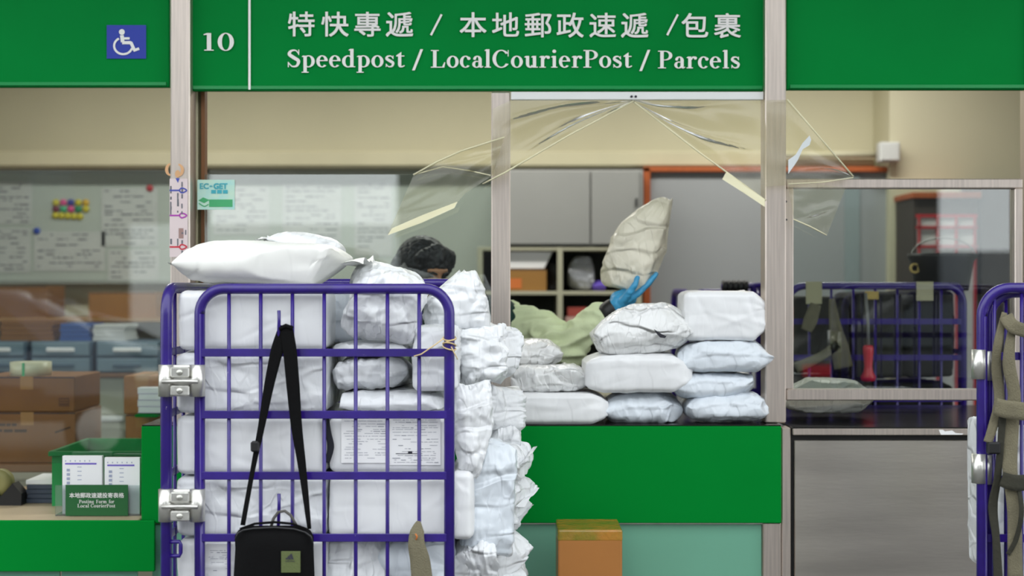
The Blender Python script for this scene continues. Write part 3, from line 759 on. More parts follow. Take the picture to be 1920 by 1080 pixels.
place_bag('crumpled white bag with a twisted tip beside the clerk', W(855, 566, -.6), .185, .195, .16, None, axes((-.02, .05, 1), (.1, -1, .1)), CG, boxy=.3, crk=1.5, shape=tipped)
pbag('flat white bag above the bag with shipping labels', 616, 737, 838, 776, yc, .5, boxy=.3, crk=.8, group=CG)
lb = pbag('white bag with two printed shipping labels on its front', 618, 782, 840, 886, yc + .004, .5, boxy=.8, crk=.35, group=CG, m=SMOOTHBAG, seam=.4)
pbag('plain white bag below the bag with shipping labels', 617, 894, 838, 1008, yc, .5, boxy=.8, crk=.5, group=CG, m=SMOOTHBAG, seam=.4)
place_bag('shiny crumpled white bag at the bottom beside the black shoulder bag', W(668, 1066, yc + .12), .19, .22, .13, None, Euler((math.radians(60), .2, 0)).to_matrix(), CG, boxy=.15, crk=1.9)
pbag('white bag behind the hanging grey strap at the cage bottom', 700, 1018, 862, 1110, yc + .05, .4, boxy=.4, crk=1.2, group=CG, m=COOLBAG)
# overflowing side
OB = place_bag('white bag with a printed page bulging out beside the post', W(901, 668, -.66), .16, .16, .12, None, axes((-.12, .1, 1), (.45, -1, .15)), CG, boxy=.3, crk=1.5, ncr=60)
place_bag('white bag leaning out under the twisted tip bag', W(925, 655, -.5), .15, .16, .12, None, axes((.2, .1, 1), (.8, -1, .2)), CG, boxy=.35, crk=1.2)
def wedge(x, y, z, w, d, h):
    t = max(0.0, -x / (w / 2)); return x, y * (1 - .6 * t) + .3 * d * t * .6, z
place_bag('white bag with long folds hanging out beside the corner post', W(888, 806, -.80), .275, .115, .07, None, axes((-.03, .03, 1), (.5, -1, 0)), CG, boxy=.25, crk=1.4, shape=wedge, ncr=60)
place_bag('narrow white bag squeezed upright against the green counter', W(930, 765, -.46), .135, .2, .085, None, axes((.0, .1, 1), (.8, -1, 0)), CG, boxy=.3, crk=1.4)
place_bag('large bluish white bag draped down the open cage side', W(914, 932, -.70), .335, .15, .12, COOLBAG, axes((.03, .05, 1), (.35, -1, .1)), CG, boxy=.35, crk=1.1, cuts=5)
pbag('white bag edge bulging beyond the post beside the plain bag', 846, 885, 886, 1013, yc + .03, .36, boxy=.5, crk=.9, group=CG, m=SMOOTHBAG)
pbag('white bag filling the open side behind the bluish bag', 864, 852, 922, 1003, -.60, .2, boxy=.5, crk=1.0, group=CG)
pbag('rounded white bag just below the counter parcels on the open side', 915, 797, 978, 858, -.52, .26, boxy=.2, crk=1.2, group=CG)
for lab, cx, cy, sw, sh, rl in (('ear shaped white bag end uppermost on the open side', 957, 868, .12, .10, .45), ('ear shaped white bag end midway down the open side', 955, 925, .11, .085, -.2), ('ear shaped white bag end low on the open side', 950, 968, .10, .07, .15)):
    place_bag(lab, W(cx, cy, -.5), sw, .2, sh, None, axes((1, -.3, rl), (-.1, -.15, 1)), CG, boxy=.1, crk=1.2, fr=.012, tip=.2)
def spike(x, y, z, w, d, h):
    t = max(0.0, x / (w / 2)) ** 1.1; return x, y * (1 - .8 * t), z * (1 - .7 * t) + .01 * t
place_bag('pointed white bag flaring out at the bottom of the open side', W(940, 1038, -.56), .185, .2, .135, None, axes((1, -.1, .02), (.05, -.3, 1)), CG, boxy=.15, crk=1.3, shape=spike)
pbag('crumpled white bag at the foot of the tied corner post', 846, 1018, 935, 1110, yc + .05, .3, boxy=.25, crk=1.6, group=CG)
pbag('white bag lowest on the open cage side', 915, 1070, 990, 1130, -.66, .3, boxy=.2, crk=1.2, group=CG)

# shipping labels
def label_sheet(bag, px0, py0, px1, py1, y, seed, name='shipping_label', tilt=0):
    MB().pbox(px0, py0, px1, py1, y, y + .0012).build(name, PAPER, bag)
    r = random.Random(seed); q = []
    py = py0 + 5
    while py < py1 - 5:
        x = px0 + 4 + r.random() * 6
        while x < px1 - 8:
            ln = 3 + r.random() * 14
            if r.random() < .72: q += rect2(x, py, min(x + ln, px1 - 4), py + (.8 if r.random() < .85 else 1.4))
            x += ln + 2
        py += 3 + r.random() * 4
    lay(q, y - .0006, 'print', mat('pale_grey_ink', (150, 152, 162), .8), bag)
yl_ = yc - .004
label_sheet(lb, 640, 784, 727, 868, yl_, 3); label_sheet(lb, 731, 782, 826, 872, yl_, 8)
lay(rect2(765, 846, 773, 850) + rect2(742, 850, 790, 851.2), yl_ - .001, 'print', INKD, lb)
label_sheet(l5, 386, 1020, 436, 1075, yl_, 5)

# black shoulder bag hanging on the hook
YB = YG - .065
sb = thing('shoulder_bag', W(515, 1080, YB), 'small black shoulder bag hanging by its strap from the cage hook', 'bag')
def bagpt(px, py, y): return W(px, py, y)
rows = []
outline = [(437, 589, 1140), (438, 590, 1080), (441, 588, 1030), (440, 588, 1005), (447, 582, 994), (458, 570, 988), (470, 556, 985.5)]
nx = 24
m = MB()
for side_ in (0, 1):
    R_ = []
    for (l, r, py) in outline:
        rw = []
        for k in range(nx + 1):
            t = k / nx; e = (1 - abs(2 * t - 1) ** 4) ** .6
            vt = min(1, (py - 984) / 26)
            dep = .030 * e * (vt ** .5)
            rw.append(W(l + (r - l) * t, py, YB - dep if side_ == 0 else YB + dep * .55))
        R_.append(rw)
    m.grid(R_)
m.build('body', CLOTHB, sb, True)
m = MB(); m.tube([W(px, py, YB - .024) for px, py in ((441, 1013), (446, 1000), (456, 994), (475, 991), (515, 989), (552, 992), (572, 998), (583, 1006), (586, 1018))], .0026, 6).build('zip', mat('black_zip', (30, 30, 32), .45), sb, True)
m = MB(); m.tube([W(px, py, YB - .018) for px, py in ((450, 992), (478, 982), (515, 979), (548, 982), (575, 992))], .0035, 6).build('top_seam', CLOTHB, sb, True)
def band(t, pts, wid, name, m_, thick=.002, nsub=6, wn=None):
    """flat webbing ribbon through world points, its width across the view"""
    P = [Vector(p) for p in pts]; S = []
    for i in range(len(P) - 1):
        p0, p1, p2, p3 = P[max(i - 1, 0)], P[i], P[i + 1], P[min(i + 2, len(P) - 1)]
        for k in range(nsub):
            u = k / nsub
            S.append(.5 * (2 * p1 + (p2 - p0) * u + (2 * p0 - 5 * p1 + 4 * p2 - p3) * u * u + (3 * p1 - p0 - 3 * p2 + p3) * u ** 3))
    S.append(P[-1]); rows_ = []
    ws_ = wid if isinstance(wid, (list, tuple)) else [wid] * len(P)
    for i, p in enumerate(S):
        tg = (S[min(i + 1, len(S) - 1)] - S[max(i - 1, 0)]).normalized()
        sd_ = tg.cross(Vector(wn or (0, 1, 0))).normalized(); f = i / nsub; a_ = int(min(f, len(ws_) - 2)); w0 = ws_[a_] + (ws_[a_ + 1] - ws_[a_]) * (f - a_)
        rows_.append([p + sd_ * (w0 / 2) * q for q in (-1, -.5, 0, .5, 1)])
    return MB().grid(rows_, (0, thick, 0)).build(name, m_, t, True)
px2m = (YG - .05 + DC) / F
band(sb, [W(534, 612, YG - .035), W(520, 655, YG - .038), W(505, 720, YG - .04), W(490, 800, YG - .045), W(474, 880, YG - .05), W(455, 985, YB - .005)], [x * px2m for x in (22, 24, 19, 13, 9, 9)], 'strap', CLOTHB)
band(sb, [W(536, 612, YG - .037), W(543, 655, YG - .04), W(549, 720, YG - .042), W(556, 800, YG - .045), W(567, 880, YG - .05), W(580, 992, YB - .005)], [x * px2m for x in (24, 26, 25, 21, 15, 7)], 'strap', CLOTHB)
MB().tube([W(524, 617, YG - .036), W(536, 611, YG - .036), W(549, 616, YG - .036)], .006, 8).build('strap_loop', CLOTHB, sb, True)
MB().box(*[f for f in (W(470, 0, YG - .055).x, W(486, 0, YG - .055).x, YG - .06, YG - .04, W(0, 847, YG - .05).z, W(0, 827, YG - .05).z)], .004).build('buckle', BLACK, sb)
MB().tube([W(px, py, YB - .004) for px, py in ((508, 988), (513, 972), (522, 960), (534, 958), (545, 966), (556, 986))], .004, 8).build('grab_loop', mat('grey_webbing', (84, 82, 78), .9), sb, True)
pp = W(527, 1034, YB - .034); p2 = W(563, 1074, YB - .034)
pt = MB().box(pp.x, p2.x, YB - .034, YB - .029, p2.z, pp.z, .001).build('patch', mat('olive_patch', (88, 98, 56), .8, bump=.2, bscale=200), sb)
lg_ = []
for k, hgt in enumerate((4, 7.5, 11)):
    xb = 536 + k * 5.2
    lg_ += [[Vector((xb, 1049)), Vector((xb + 4.4, 1049)), Vector((xb + 4.4 - hgt * .34, 1049 - hgt)), Vector((xb - hgt * .34, 1049 - hgt + 2.4))]]
lg_ += serif_text('adidas', 535, 553, 1053.5, 3.4)
lay(lg_, YB - .0346, 'logo', INKD, pt)

# grey strap hanging at the cage bottom
gs = thing('webbing_strap', W(790, 1080, YG - .03), 'frayed grey webbing strap tied to the lowest cage rail in view', 'strap')
band(gs, [W(785, 977, YG - .02), W(782, 996, YG - .03), W(781, 1022, YG - .034), W(788, 1055, YG - .034), W(794, 1120, YG - .03)], [x * px2m for x in (6, 26, 32, 38, 42)], 'webbing', OLIVE, .003)
MB().tube([W(779, 1001, YG - .037), W(782, 1006, YG - .038), W(780, 1012, YG - .037)], .0024, 6).build('rust_knot', mat('orange_thread', (190, 110, 50), .7), gs, True)
# dark strap between the stacks
ds = thing('dark_strap', W(617, 840, yc), 'dark strap hanging between the two stacks of bags', 'strap')
band(ds, [W(611, 770, YG + .018), W(615, 810, YG + .018), W(620, 838, YG + .018), W(613, 868, YG + .018)], [x * px2m for x in (8, 12, 13, 10)], 'webbing', mat('navy_webbing', (26, 28, 36), .9), .002)

# ------------------------------------------------------------------ second roll cage at the edge of the frame
Y2 = -.88
c2x0 = W(1841, 0, Y2).x
cage2 = thing('roll_cage', (c2x0 + .33, Y2 + .3, 0), 'purple roll cage draped with olive straps beside the steel counter', 'roll cage')
z2 = W(0, 540, Y2).z
g2 = MB().tube(bent((c2x0, Y2, zbot), None, (1, 0, 0), .075, z2, .67), tr, 14).build('gate_frame', PURPLE, cage2, True)
for z in [W(0, q, Y2).z for q in (668, 790, 900, 1010, 1120)]:
    MB().box(c2x0, c2x0 + .67, Y2 + .006, Y2 + .012, z - .0105, z + .0105).build('crossbar', PURPLE, g2)
for k in range(9):
    x = c2x0 + .033 + k * .073
    MB().tube([(x, Y2, zbot), (x, Y2, z2 - .006)], .0052, 8).build('rod', PURPLE, g2, True)
s2_ = MB().tube(bent((c2x0 + .031, Y2 + .032, zbot), None, (1, 0, 0), .07, z2 - .012, .6), tr, 14).build('side_frame', PURPLE, cage2, True)
for k in range(7):
    xx = c2x0 + .075 + k * .075
    MB().tube([(xx, Y2 + .032, zbot), (xx, Y2 + .032, z2 - .02)], .0052, 8).build('rod', PURPLE, s2_, True)
MB().box(c2x0, c2x0 + .67, Y2 - .01, Y2 + .65, .165, .195).build('base_deck', GREYC, cage2)
for x in (c2x0 + .06, c2x0 + .6):
    for y in (Y2 + .06, Y2 + .58): wheel(cage2, x, y)
for py0, py1 in ((656, 711), (852, 907)):
    a, b = W(1829, py0, Y2 - .016), W(1868, py1, Y2 - .016)
    hp2 = MB().tube([((a.x + .014), Y2, b.z), ((a.x + .014), Y2, a.z)], .0195, 14).tube([(b.x - .010, Y2 + .02, b.z - .005), (b.x - .010, Y2 + .02, a.z - .005)], .018, 14).build('hinge_clamp', ALU, cage2, True)
Y3 = Y2 - .03
st = thing('cargo_strap', W(1890, 1080, Y3), 'bundle of olive cargo straps hung over the second roll cage', 'strap')
def ob(pts, wid, m_=None, dy=0): band(st, [W(px, py, Y3 - dy - .01 * math.sin(i * 1.7)) for i, (px, py) in enumerate(pts)], [x * px2m for x in wid], 'webbing', m_ or OLIVE, .003)
ob([(1884, 586), (1872, 640), (1868, 690), (1874, 750), (1862, 800), (1852, 830)], (10, 16, 18, 20, 18, 16))
ob([(1886, 592), (1900, 612), (1930, 622)], (26, 26, 26), dy=.012)
ob([(1897, 620), (1892, 680), (1902, 740), (1896, 800), (1894, 880), (1902, 960), (1904, 1090)], (14, 24, 24, 30, 28, 26, 30), dy=.006)
ob([(1866, 762), (1890, 768), (1925, 772)], (32, 34, 34), dy=.02)
ob([(1880, 780), (1876, 840), (1870, 900), (1862, 950), (1868, 1010), (1872, 1090)], (14, 12, 14, 18, 14, 18), OLIVED, .004)
ob([(1878, 898), (1900, 905), (1926, 905)], (28, 30, 30), OLIVED, .02)
ob([(1910, 910), (1916, 960), (1906, 1010), (1890, 1040)], (8, 9, 9, 8), OLIVED, .02)
MB().box(W(1848, 0, Y3).x, W(1872, 0, Y3).x, Y3 - .02, Y3, W(0, 850, Y3).z, W(0, 828, Y3).z, .004).build('buckle', BLACK, st)
pbag('white bag showing behind the olive straps in the second cage', 1880, 800, 2010, 1090, Y2 + .06, .3, boxy=.6, crk=1.0)

# ------------------------------------------------------------------ torn clear curtain
def P3(l): return [W(px, py, y) for px, py, y in l]
def resample(pts, n):
    L = [0]
    for a_, b_ in zip(pts, pts[1:]): L.append(L[-1] + (b_ - a_).length)
    out = []; i = 0
    for k in range(n + 1):
        s_ = L[-1] * k / n
        while i < len(pts) - 2 and L[i + 1] < s_: i += 1
        f = (s_ - L[i]) / max(1e-9, L[i + 1] - L[i]); out.append(pts[i].lerp(pts[i + 1], min(1, f)))
    return out
def sheet(t, up, lo, name, m_, fold=.012, nf=2.5, n=48, nr=40, ph=0.0, skew=1.5):
    A, B = resample(P3(up), n), resample(P3(lo), n); rows_ = []
    for j_ in range(nr + 1):
        f = j_ / nr; rw = []
        for k in range(n + 1):
            p_ = A[k].lerp(B[k], f); u = k / n
            w_ = (f * nf * .5 + u * skew * .4 + ph) % 1.0; tri = max(0.0, 1 - abs(w_ - .5) / .07)
            p_.y += fold * .35 * (math.sin(2 * math.pi * w_) + 1.2 * tri) * math.sin(math.pi * u) * math.sin(math.pi * min(1, f * 1.0))
            p_.y += fold * .25 * noise.noise(Vector((u * 3 + ph, f * 5, ph * 3)))
            rw.append(p_)
        rows_.append(rw)
    return MB().grid(rows_).build(name, m_, t, True, False)
yq = -.075
cu = thing('plastic_curtain', W(1190, 187, yq), 'clear plastic curtain parted and pulled aside over the open hatch', 'curtain')
MB().pbox(958, 172, 1432, 187, -.04, -.02, .002).build('header_bar', mat('white_aluminium', (226, 228, 226), .4), cu)
for q in (1184, 1192): MB().lathe(W(q, 181, -.041), [(.004, .001), (.004, -.002), (0, -.003)], 10, 'y').build('screw', INKD, cu)
sheet(cu, [(924, 204, yq), (957, 188, -.045), (1080, 187, -.045), (1187, 187, -.045)], [(921, 331, yq - .02), (946, 325, yq - .02), (1066, 254, yq - .01), (1187, 190, -.047)], 'sheet', CURT, .022, 3.2)
sheet(cu, [(946, 256, yq - .02), (865, 283, yq - .03), (820, 303, yq - .03), (775, 329, yq - .03)], [(924, 329, yq - .02), (870, 364, yq - .04), (855, 384, yq - .05), (727, 439, yq - .05)], 'sheet', CURT, .02, 2.6, ph=1.0)
sheet(cu, [(1187, 187, -.045), (1300, 187, -.045), (1436, 187, -.045)], [(1187, 192, -.047), (1310, 285, yq - .01), (1436, 377, yq - .02)], 'sheet', CURT, .026, 3.6, ph=2.0)
sheet(cu, [(1436, 188, yq), (1476, 187, yq), (1535, 255, yq), (1600, 331, yq - .01)], [(1436, 350, yq - .02), (1476, 347, yq - .02), (1530, 343, yq - .02), (1600, 333, yq - .01)], 'sheet', CURT, .014, 2.0, ph=.5)
sheet(cu, [(1478, 348, yq - .01), (1530, 345, yq - .02), (1586, 352, yq - .02)], [(1488, 412, yq - .01), (1520, 428, yq - .03), (1550, 442, yq - .03)], 'sheet', CURT, .02, 2.0, ph=2.5)
def hem(pts, r=.0028): MB().tube(P3(pts), r, 6).build('hem', HEM, cu, True)
hem([(1187, 190, -.049), (1066, 254, yq - .012), (946, 324, yq - .022), (905, 345, yq - .02)])
hem([(946, 257, yq - .022), (865, 283, yq - .032), (820, 303, yq - .032), (775, 328, yq - .032)])
hem([(775, 328, yq - .03), (830, 313, yq - .03), (880, 320, yq - .03), (920, 329, yq - .03)], .002)
hem([(1190, 192, -.049), (1310, 285, yq - .012), (1436, 376, yq - .022)])
hem([(1476, 186, yq - .002), (1535, 255, yq - .002), (1600, 331, yq - .012)])
hem([(1478, 345, yq - .022), (1540, 342, yq - .022), (1600, 333, yq - .012)], .0018)
hem([(1488, 411, yq - .012), (1520, 425, yq - .03), (1550, 441, yq - .032)], .002)
sheet(cu, [(858, 378, yq - .055), (790, 404, yq - .055), (735, 428, yq - .055)], [(852, 390, yq - .057), (790, 418, yq - .057), (727, 441, yq - .057)], 'taped_edge', HEM, .003, 1, 10, 3)
sheet(cu, [(1362, 322, yq - .03), (1400, 350, yq - .03), (1434, 374, yq - .03)], [(1354, 336, yq - .034), (1395, 362, yq - .034), (1434, 388, yq - .034)], 'taped_edge', HEM, .003, 1, 10, 3)
sc_ = [W(px, py, yq - .026) for px, py in ((1478, 300), (1492, 290), (1505, 268), (1518, 254), (1521, 262), (1518, 272), (1505, 280), (1496, 300), (1488, 312), (1478, 326))]
MB().prism(sc_, (0, .0008, 0)).build('white_patch', mat('milky_white', (214, 220, 222), .4), cu)  # milky white patch laid over the curtain

# ------------------------------------------------------------------ papers on post and glass
st1 = thing('paper_strip', W(336, 480, -.064), 'pinkish printed paper strip taped to the first steel post', 'notice')
lay(rect2(318, 335, 352, 482), -.0615, 'paper', mat('pink_paper', (222, 206, 206), .7), st1)
def mark(py, rgb, nm):
    q = stroke2([(318, py), (337, py)], 3) + stroke2([(336, py), (341, py - 4.5), (350, py), (341, py + 4.5), (336, py)], 2.6)
    lay(q, -.0622, 'printed_mark', mat(nm, rgb, .6), st1)
mark(357, (70, 80, 170), 'blue_print'); mark(404, (170, 60, 170), 'magenta_print'); mark(463, (200, 40, 60), 'red_print')
r = random.Random(4); q = []
for k in range(26):
    x = r.choice((319, 332, 340, 347)); y_ = 340 + r.random() * 130
    q += rect2(x, y_, x + 2 + r.random() * 2, y_ + 3 + r.random() * 9)
lay(q, -.0621, 'print', INK, st1)
lay(rect2(335, 428, 344, 447), -.0622, 'printed_block', mat('brown_print', (160, 130, 124), .7), st1)
orange = mat('orange_skin_print', (216, 168, 122), .6)
lay(arc2(320, 318, 10.5, 12, 95, 265, 6, 3) + arc2(333, 319, 12, 12.5, -80, 100, 6, 3) + disc2(333, 326, 5, 7), -.0623, 'round_sticker', orange, st1)
lay([[Vector((329, 334)), Vector((337, 334)), Vector((333.5, 343))]], -.0624, 'printed_mark', MATS['blue_print'], st1)
po = thing('service_notice', W(405, 393, -.004), 'small mint green notice stuck inside the glass by the first post', 'notice')
lay(rect2(370, 337, 440, 393), -.002, 'paper', mat('mint_paper', (196, 226, 206), .6, var=.1, vscale=30, rgb2=(170, 220, 214)), po)
tp = mat('teal_print', (64, 170, 184), .6); gp = mat('green_print', (70, 170, 110), .6)
lay(font_polys('EC', 375, 344, 391, 354, .03, False) + font_polys('-', 393, 348, 398, 350, .02, False) + font_polys('GET', 401, 344, 426, 354, .03, False) + rect2(396, 356, 405, 363) + rect2(407, 356, 416, 363) + rect2(418, 356, 427, 363), -.0027, 'print', tp, po)
lay([[Vector((372, 376)), Vector((381, 370)), Vector((393, 375)), Vector((383, 381))]] + stroke2([(373, 381), (383, 387), (391, 383)], 2) + rect2(392, 374, 436, 388), -.0026, 'print', gp, po)

# ------------------------------------------------------------------ things on the low counter
YH = -.07
lh = thing('leaflet_holder', W(182, 968, YH), 'clear leaflet holder with posting forms on the low counter', 'leaflet holder')
a, b = W(104, 968, YH), W(262, 968, YH)
MB().box(a.x, b.x, YH, YH + .07, zl, zl + .004).box(a.x, b.x, YH - .002, YH, zl, zl + .1).box(a.x, b.x, YH + .068, YH + .07, zl, zl + .13).build('acrylic_pocket', ACRYL, lh)
cd = MB().box(W(123, 0, YH - .008).x, W(240, 0, YH - .008).x, YH - .009, YH - .006, W(0, 967, YH - .008).z, W(0, 909, YH - .008).z).build('name_card', mat('green_card', (22, 92, 42), .5), lh)
lt = []
for k, ch in enumerate('本地郵政速遞投寄表格'): lt += font_polys(ch, 130 + k * 10.3, 924, 139.6 + k * 10.3, 933.5, .025)
lt += serif_text('Posting', 148, 176, 943.5, 6.4) + serif_text('Form', 180, 200, 943.5, 6.4) + serif_text('for', 204, 214, 943.5, 6.4) + serif_text('Local', 145, 167, 951.5, 6.4) + serif_text('CourierPost', 170, 216, 951.5, 6.4)
lay(lt, YH - .0098, 'lettering', LETTER, cd)
def leaflet(px0, px1, py0, y, label):
    t = thing('posting_form', W((px0 + px1) / 2, 966, y), label, 'form')
    p0, p1 = W(px0, py0, y), W(px1, 966, y)
    MB().box(p0.x, p1.x, y, y + .018, zl + .005, p0.z).build('paper_stack', PAPER, t)
    lay(rect2(px0 + 5, py0 + 13, px1 - 10, py0 + 16), y - .0006, 'purple_rule', mat('purple_print', (110, 90, 190), .6), t)
    q = []
    for k in range(6): q += rect2(px0 + 5 + k * 9, py0 + 8, px0 + 7 + k * 9, py0 + 10.5)
    for k in range(4): q += rect2(px0 + 8, py0 + 24 + k * 8, px0 + 14, py0 + 29 + k * 8) + rect2(px0 + 28, py0 + 20 + k * 8, px0 + 36, py0 + 21.2 + k * 8)
    lay(q, y - .0006, 'print', mat('pale_print', (160, 166, 190), .7), t)
leaflet(117, 191, 855, YH + .012, 'stack of white posting forms, the taller of two in the holder')
leaflet(196, 262, 858, YH + .012, 'stack of white posting forms in the holder beside the green end')
# green crate
crt = thing('plastic_crate', (-1.38, .34, zl), 'bright green plastic crate on the low counter behind the forms', 'crate')
cx0, cx1, cy0, cy1, cz1 = -1.555, x0 - .03, .14, .55, zl + .185
CRG = mat('green_crate_plastic', (22, 150, 74), .45)
th = .006
MB().box(cx0, cx1, cy0, cy1, zl, zl + th).build('crate_bottom', CRG, crt)
MB().box(cx0, cx1, cy0, cy0 + th, zl + th, cz1).build('crate_side', CRG, crt); MB().box(cx0, cx1, cy1 - th, cy1, zl + th, cz1).build('crate_side', CRG, crt)
MB().box(cx0, cx0 + th, cy0 + th, cy1 - th, zl + th, cz1).build('crate_side', CRG, crt); MB().box(cx1 - th, cx1, cy0 + th, cy1 - th, zl + th, cz1).build('crate_side', CRG, crt)
rm = MB(); e = .01
rm.box(cx0 - e, cx1 + e, cy0 - e, cy0 + .004, cz1 - .016, cz1, .002).box(cx0 - e, cx1 + e, cy1 - .004, cy1 + e, cz1 - .016, cz1, .002)
rm.box(cx0 - e, cx0 + .004, cy0, cy1, cz1 - .016, cz1, .002).box(cx1 - .004, cx1 + e, cy0, cy1, cz1 - .016, cz1, .002).build('crate_rim', CRG, crt)
# booklets and small dark things at the frame edge
for k in range(5):
    z0 = zl + k * .016
    o = MB().box(W(48 + k % 2 * 2, 0, .2).x, W(118 - k % 3 * 2, 0, .2).x, .2, .38, z0, z0 + .0155, .002).build('booklet', mat('slate_cover', (62, 72, 88), .5) if k < 4 else PAPER)
    tag(o, ('white topped booklet uppermost of the pile beside the leaflet holder' if k == 4 else 'slate grey booklet %s in the pile beside the leaflet holder' % ('lowest', 'second from the bottom', 'in the middle', 'just under the white one')[k]), 'booklet', 'pile of booklets on the low counter')
tt = thing('tape_dispenser', W(8, 945, .15), 'black tape dispenser at the far end of the low counter', 'dispenser')
a = W(-40, 0, .15).x; b = W(40, 0, .15).x
MB().prism([(a, .15, zl), (b, .15, zl), (b, .15, zl + .04), (b - .03, .15, zl + .075), (b - .07, .15, zl + .03), (a + .05, .15, zl + .05), (a, .15, zl + .1)], (0, .06, 0)).build('body', BLACK, tt)
MB().lathe((a + .06, .18, zl + .075), [(.02, -.02), (.045, -.02), (.045, .02), (.02, .02)], 24, 'y').build('tape_roll', mat('olive_tape', (140, 136, 84), .5), tt, True)

# ------------------------------------------------------------------ back table with cardboard boxes
YT = .8; zt = W(0, 868, YT).z
bt = thing('packing_table', (-1.75, 1.05, 0), 'plain packing table holding cardboard boxes behind the low counter', 'table')
MB().box(-2.6, -1.28, YT - .05, 1.35, zt - .03, zt, .003).build('table_top', mat('brown_laminate', (118, 92, 66), .5), bt)
for x in (-2.55, -1.33):
    for y in (YT, 1.3): MB().box(x - .02, x + .02, y - .02, y + .02, 0, zt - .03).build('leg', GREYC, bt)
def carton(label, px0, py0, px1, py1, y, d, m_=CARD, tape=True, z0=None, name='cardboard_box', flap=True):
    a, b = W(px0, py0, y), W(px1, py1, y)
    zb_ = b.z if z0 is None else z0
    t = thing(name, ((a.x + b.x) / 2, y + d / 2, zb_), label, 'box')
    MB().box(a.x, b.x, y, y + d, zb_, a.z, .003).build('carton', m_, t)
    if tape: MB().box((a.x + b.x) / 2 - .025, (a.x + b.x) / 2 + .025, y - .0008, y + d + .0008, a.z - .05, a.z + .0008).build('packing_tape', mat('brown_tape', (168, 124, 76), .25), t)
    if flap: MB().box(a.x + .002, b.x - .002, y - .0006, y, a.z - .006, a.z - .002).build('flap_edge', INKD, t)
    return t
k1 = carton('lower large cardboard box on the packing table', -40, 773, 142, 868, YT, .34, z0=zt)
lay(rect2(-14, 794, 10, 799) + rect2(12, 794, 20, 799) + rect2(22, 794, 31, 799) + rect2(-10, 805, 4, 810) + rect2(7, 805, 24, 810.5) + rect2(27, 805, 50, 810.5), YT - .0015, 'print', mat('brown_ink', (70, 46, 26), .8), k1)
lay(stroke2([(103, 811), (132, 801)], 3), YT - .0015, 'print', MATS['brown_ink'], k1)
k2 = carton('upper large cardboard box on the packing table under the tape roll', -40, 706, 140, 772, YT, .34)
lay(rect2(110, 746, 130, 762) , YT - .0012, 'print', mat('brown_label', (104, 68, 44), .8), k2)
lay(rect2(112, 749, 128, 751) + rect2(112, 754, 128, 755.5), YT - .0018, 'print', MATS['cardboard'], k2)
tz = W(0, 706, YT).z
tp_ = thing('tape_roll', W(58, 706, YT + .1), 'wide roll of clear packing tape standing on the upper cardboard box', 'tape')
tx = W(58, 0, YT + .09)
MB().lathe((tx.x, YT + .09, tz), [(.055, 0), (.078, 0), (.078, .052), (.055, .052), (.055, 0)], 32).build('tape', mat('pale_tape', (212, 208, 176), .3), tp_, True)
MB().box(tx.x - .008, tx.x + .002, YT + .0105, YT + .0125, tz, tz + .052).build('green_tab', gp, tp_)
carton('small cardboard box on the packing table beside the green end panel', 235, 777, 300, 868, YT + .05, .3, CARD2, z0=zt)
carton('open cardboard box stacked above the small one near the cage', 232, 705, 300, 776, YT + .05, .3, CARD2, flap=False)
ps = thing('paper_stack', W(276, 776, YT - .02), 'stack of white cards in front of the open cardboard box', 'cards')
for k in range(4):
    a, b = W(258, 727 + k * 12, YT - .02), W(302, 738 + k * 12, YT - .02)
    MB().box(a.x + .003 * (k % 2), b.x, YT - .02, YT + .04, b.z, a.z, .001).build('card_bundle', PAPER, ps)
    MB().box(a.x, b.x, YT - .021, YT - .02, b.z - .001, b.z + .001).build('divider', mat('lilac_card', (190, 180, 214), .7), ps)
sh = W(0, 776, YT - .02).z
o = MB().box(W(255, 0, YT - .02).x, W(300, 0, YT).x, YT - .04, YT + .045, sh - .012, sh, .002).build('card_tray', GREEN2)
tag(o, 'thin green tray under the white cards by the cage', 'tray')

# ------------------------------------------------------------------ back cabinets, drawers, shelves (far side)
YK = 2.4; zk = W(0, 700, YK).z
kb = thing('filing_cabinet', (W(140, 0, YK).x, YK + .25, 0), 'grey filing cabinet with wooden top under the notice boards', 'cabinet')
MB().box(W(-60, 0, YK).x, W(330, 0, YK).x, YK, YK + .5, 0, zk - .02, .004).build('carcass', mat('putty_enamel', (158, 160, 142), .5), kb)
MB().box(W(-70, 0, YK).x, W(340, 0, YK).x, YK - .03, YK + .52, zk - .02, zk, .003).build('wooden_top', mat('brown_wood', (128, 92, 58), .5, var=.2), kb)
for (p0, p1) in ((-50, 130), (145, 232), (240, 325)):
    a, b = W(p0, 708, YK - .01), W(p1, 778, YK - .01)
    f = MB().box(a.x, b.x, YK - .012, YK, b.z, a.z, .002).build('drawer_front', mat('putty_enamel', None), kb)
    MB().box(a.x, b.x, YK - .03, YK - .012, b.z - .03, b.z - .005, .004).build('drawer_pull', mat('white_enamel', (205, 208, 206), .5), f)
    a, b = W(p0, 805, YK - .01), W(p1, 900, YK - .01)
    MB().box(a.x, b.x, YK - .012, YK, b.z, a.z, .002).build('drawer_front', mat('putty_enamel', None), kb)
SL = mat('slate_plastic', (112, 134, 146), .4); SLD = mat('dark_slate_plastic', (70, 92, 108), .45)
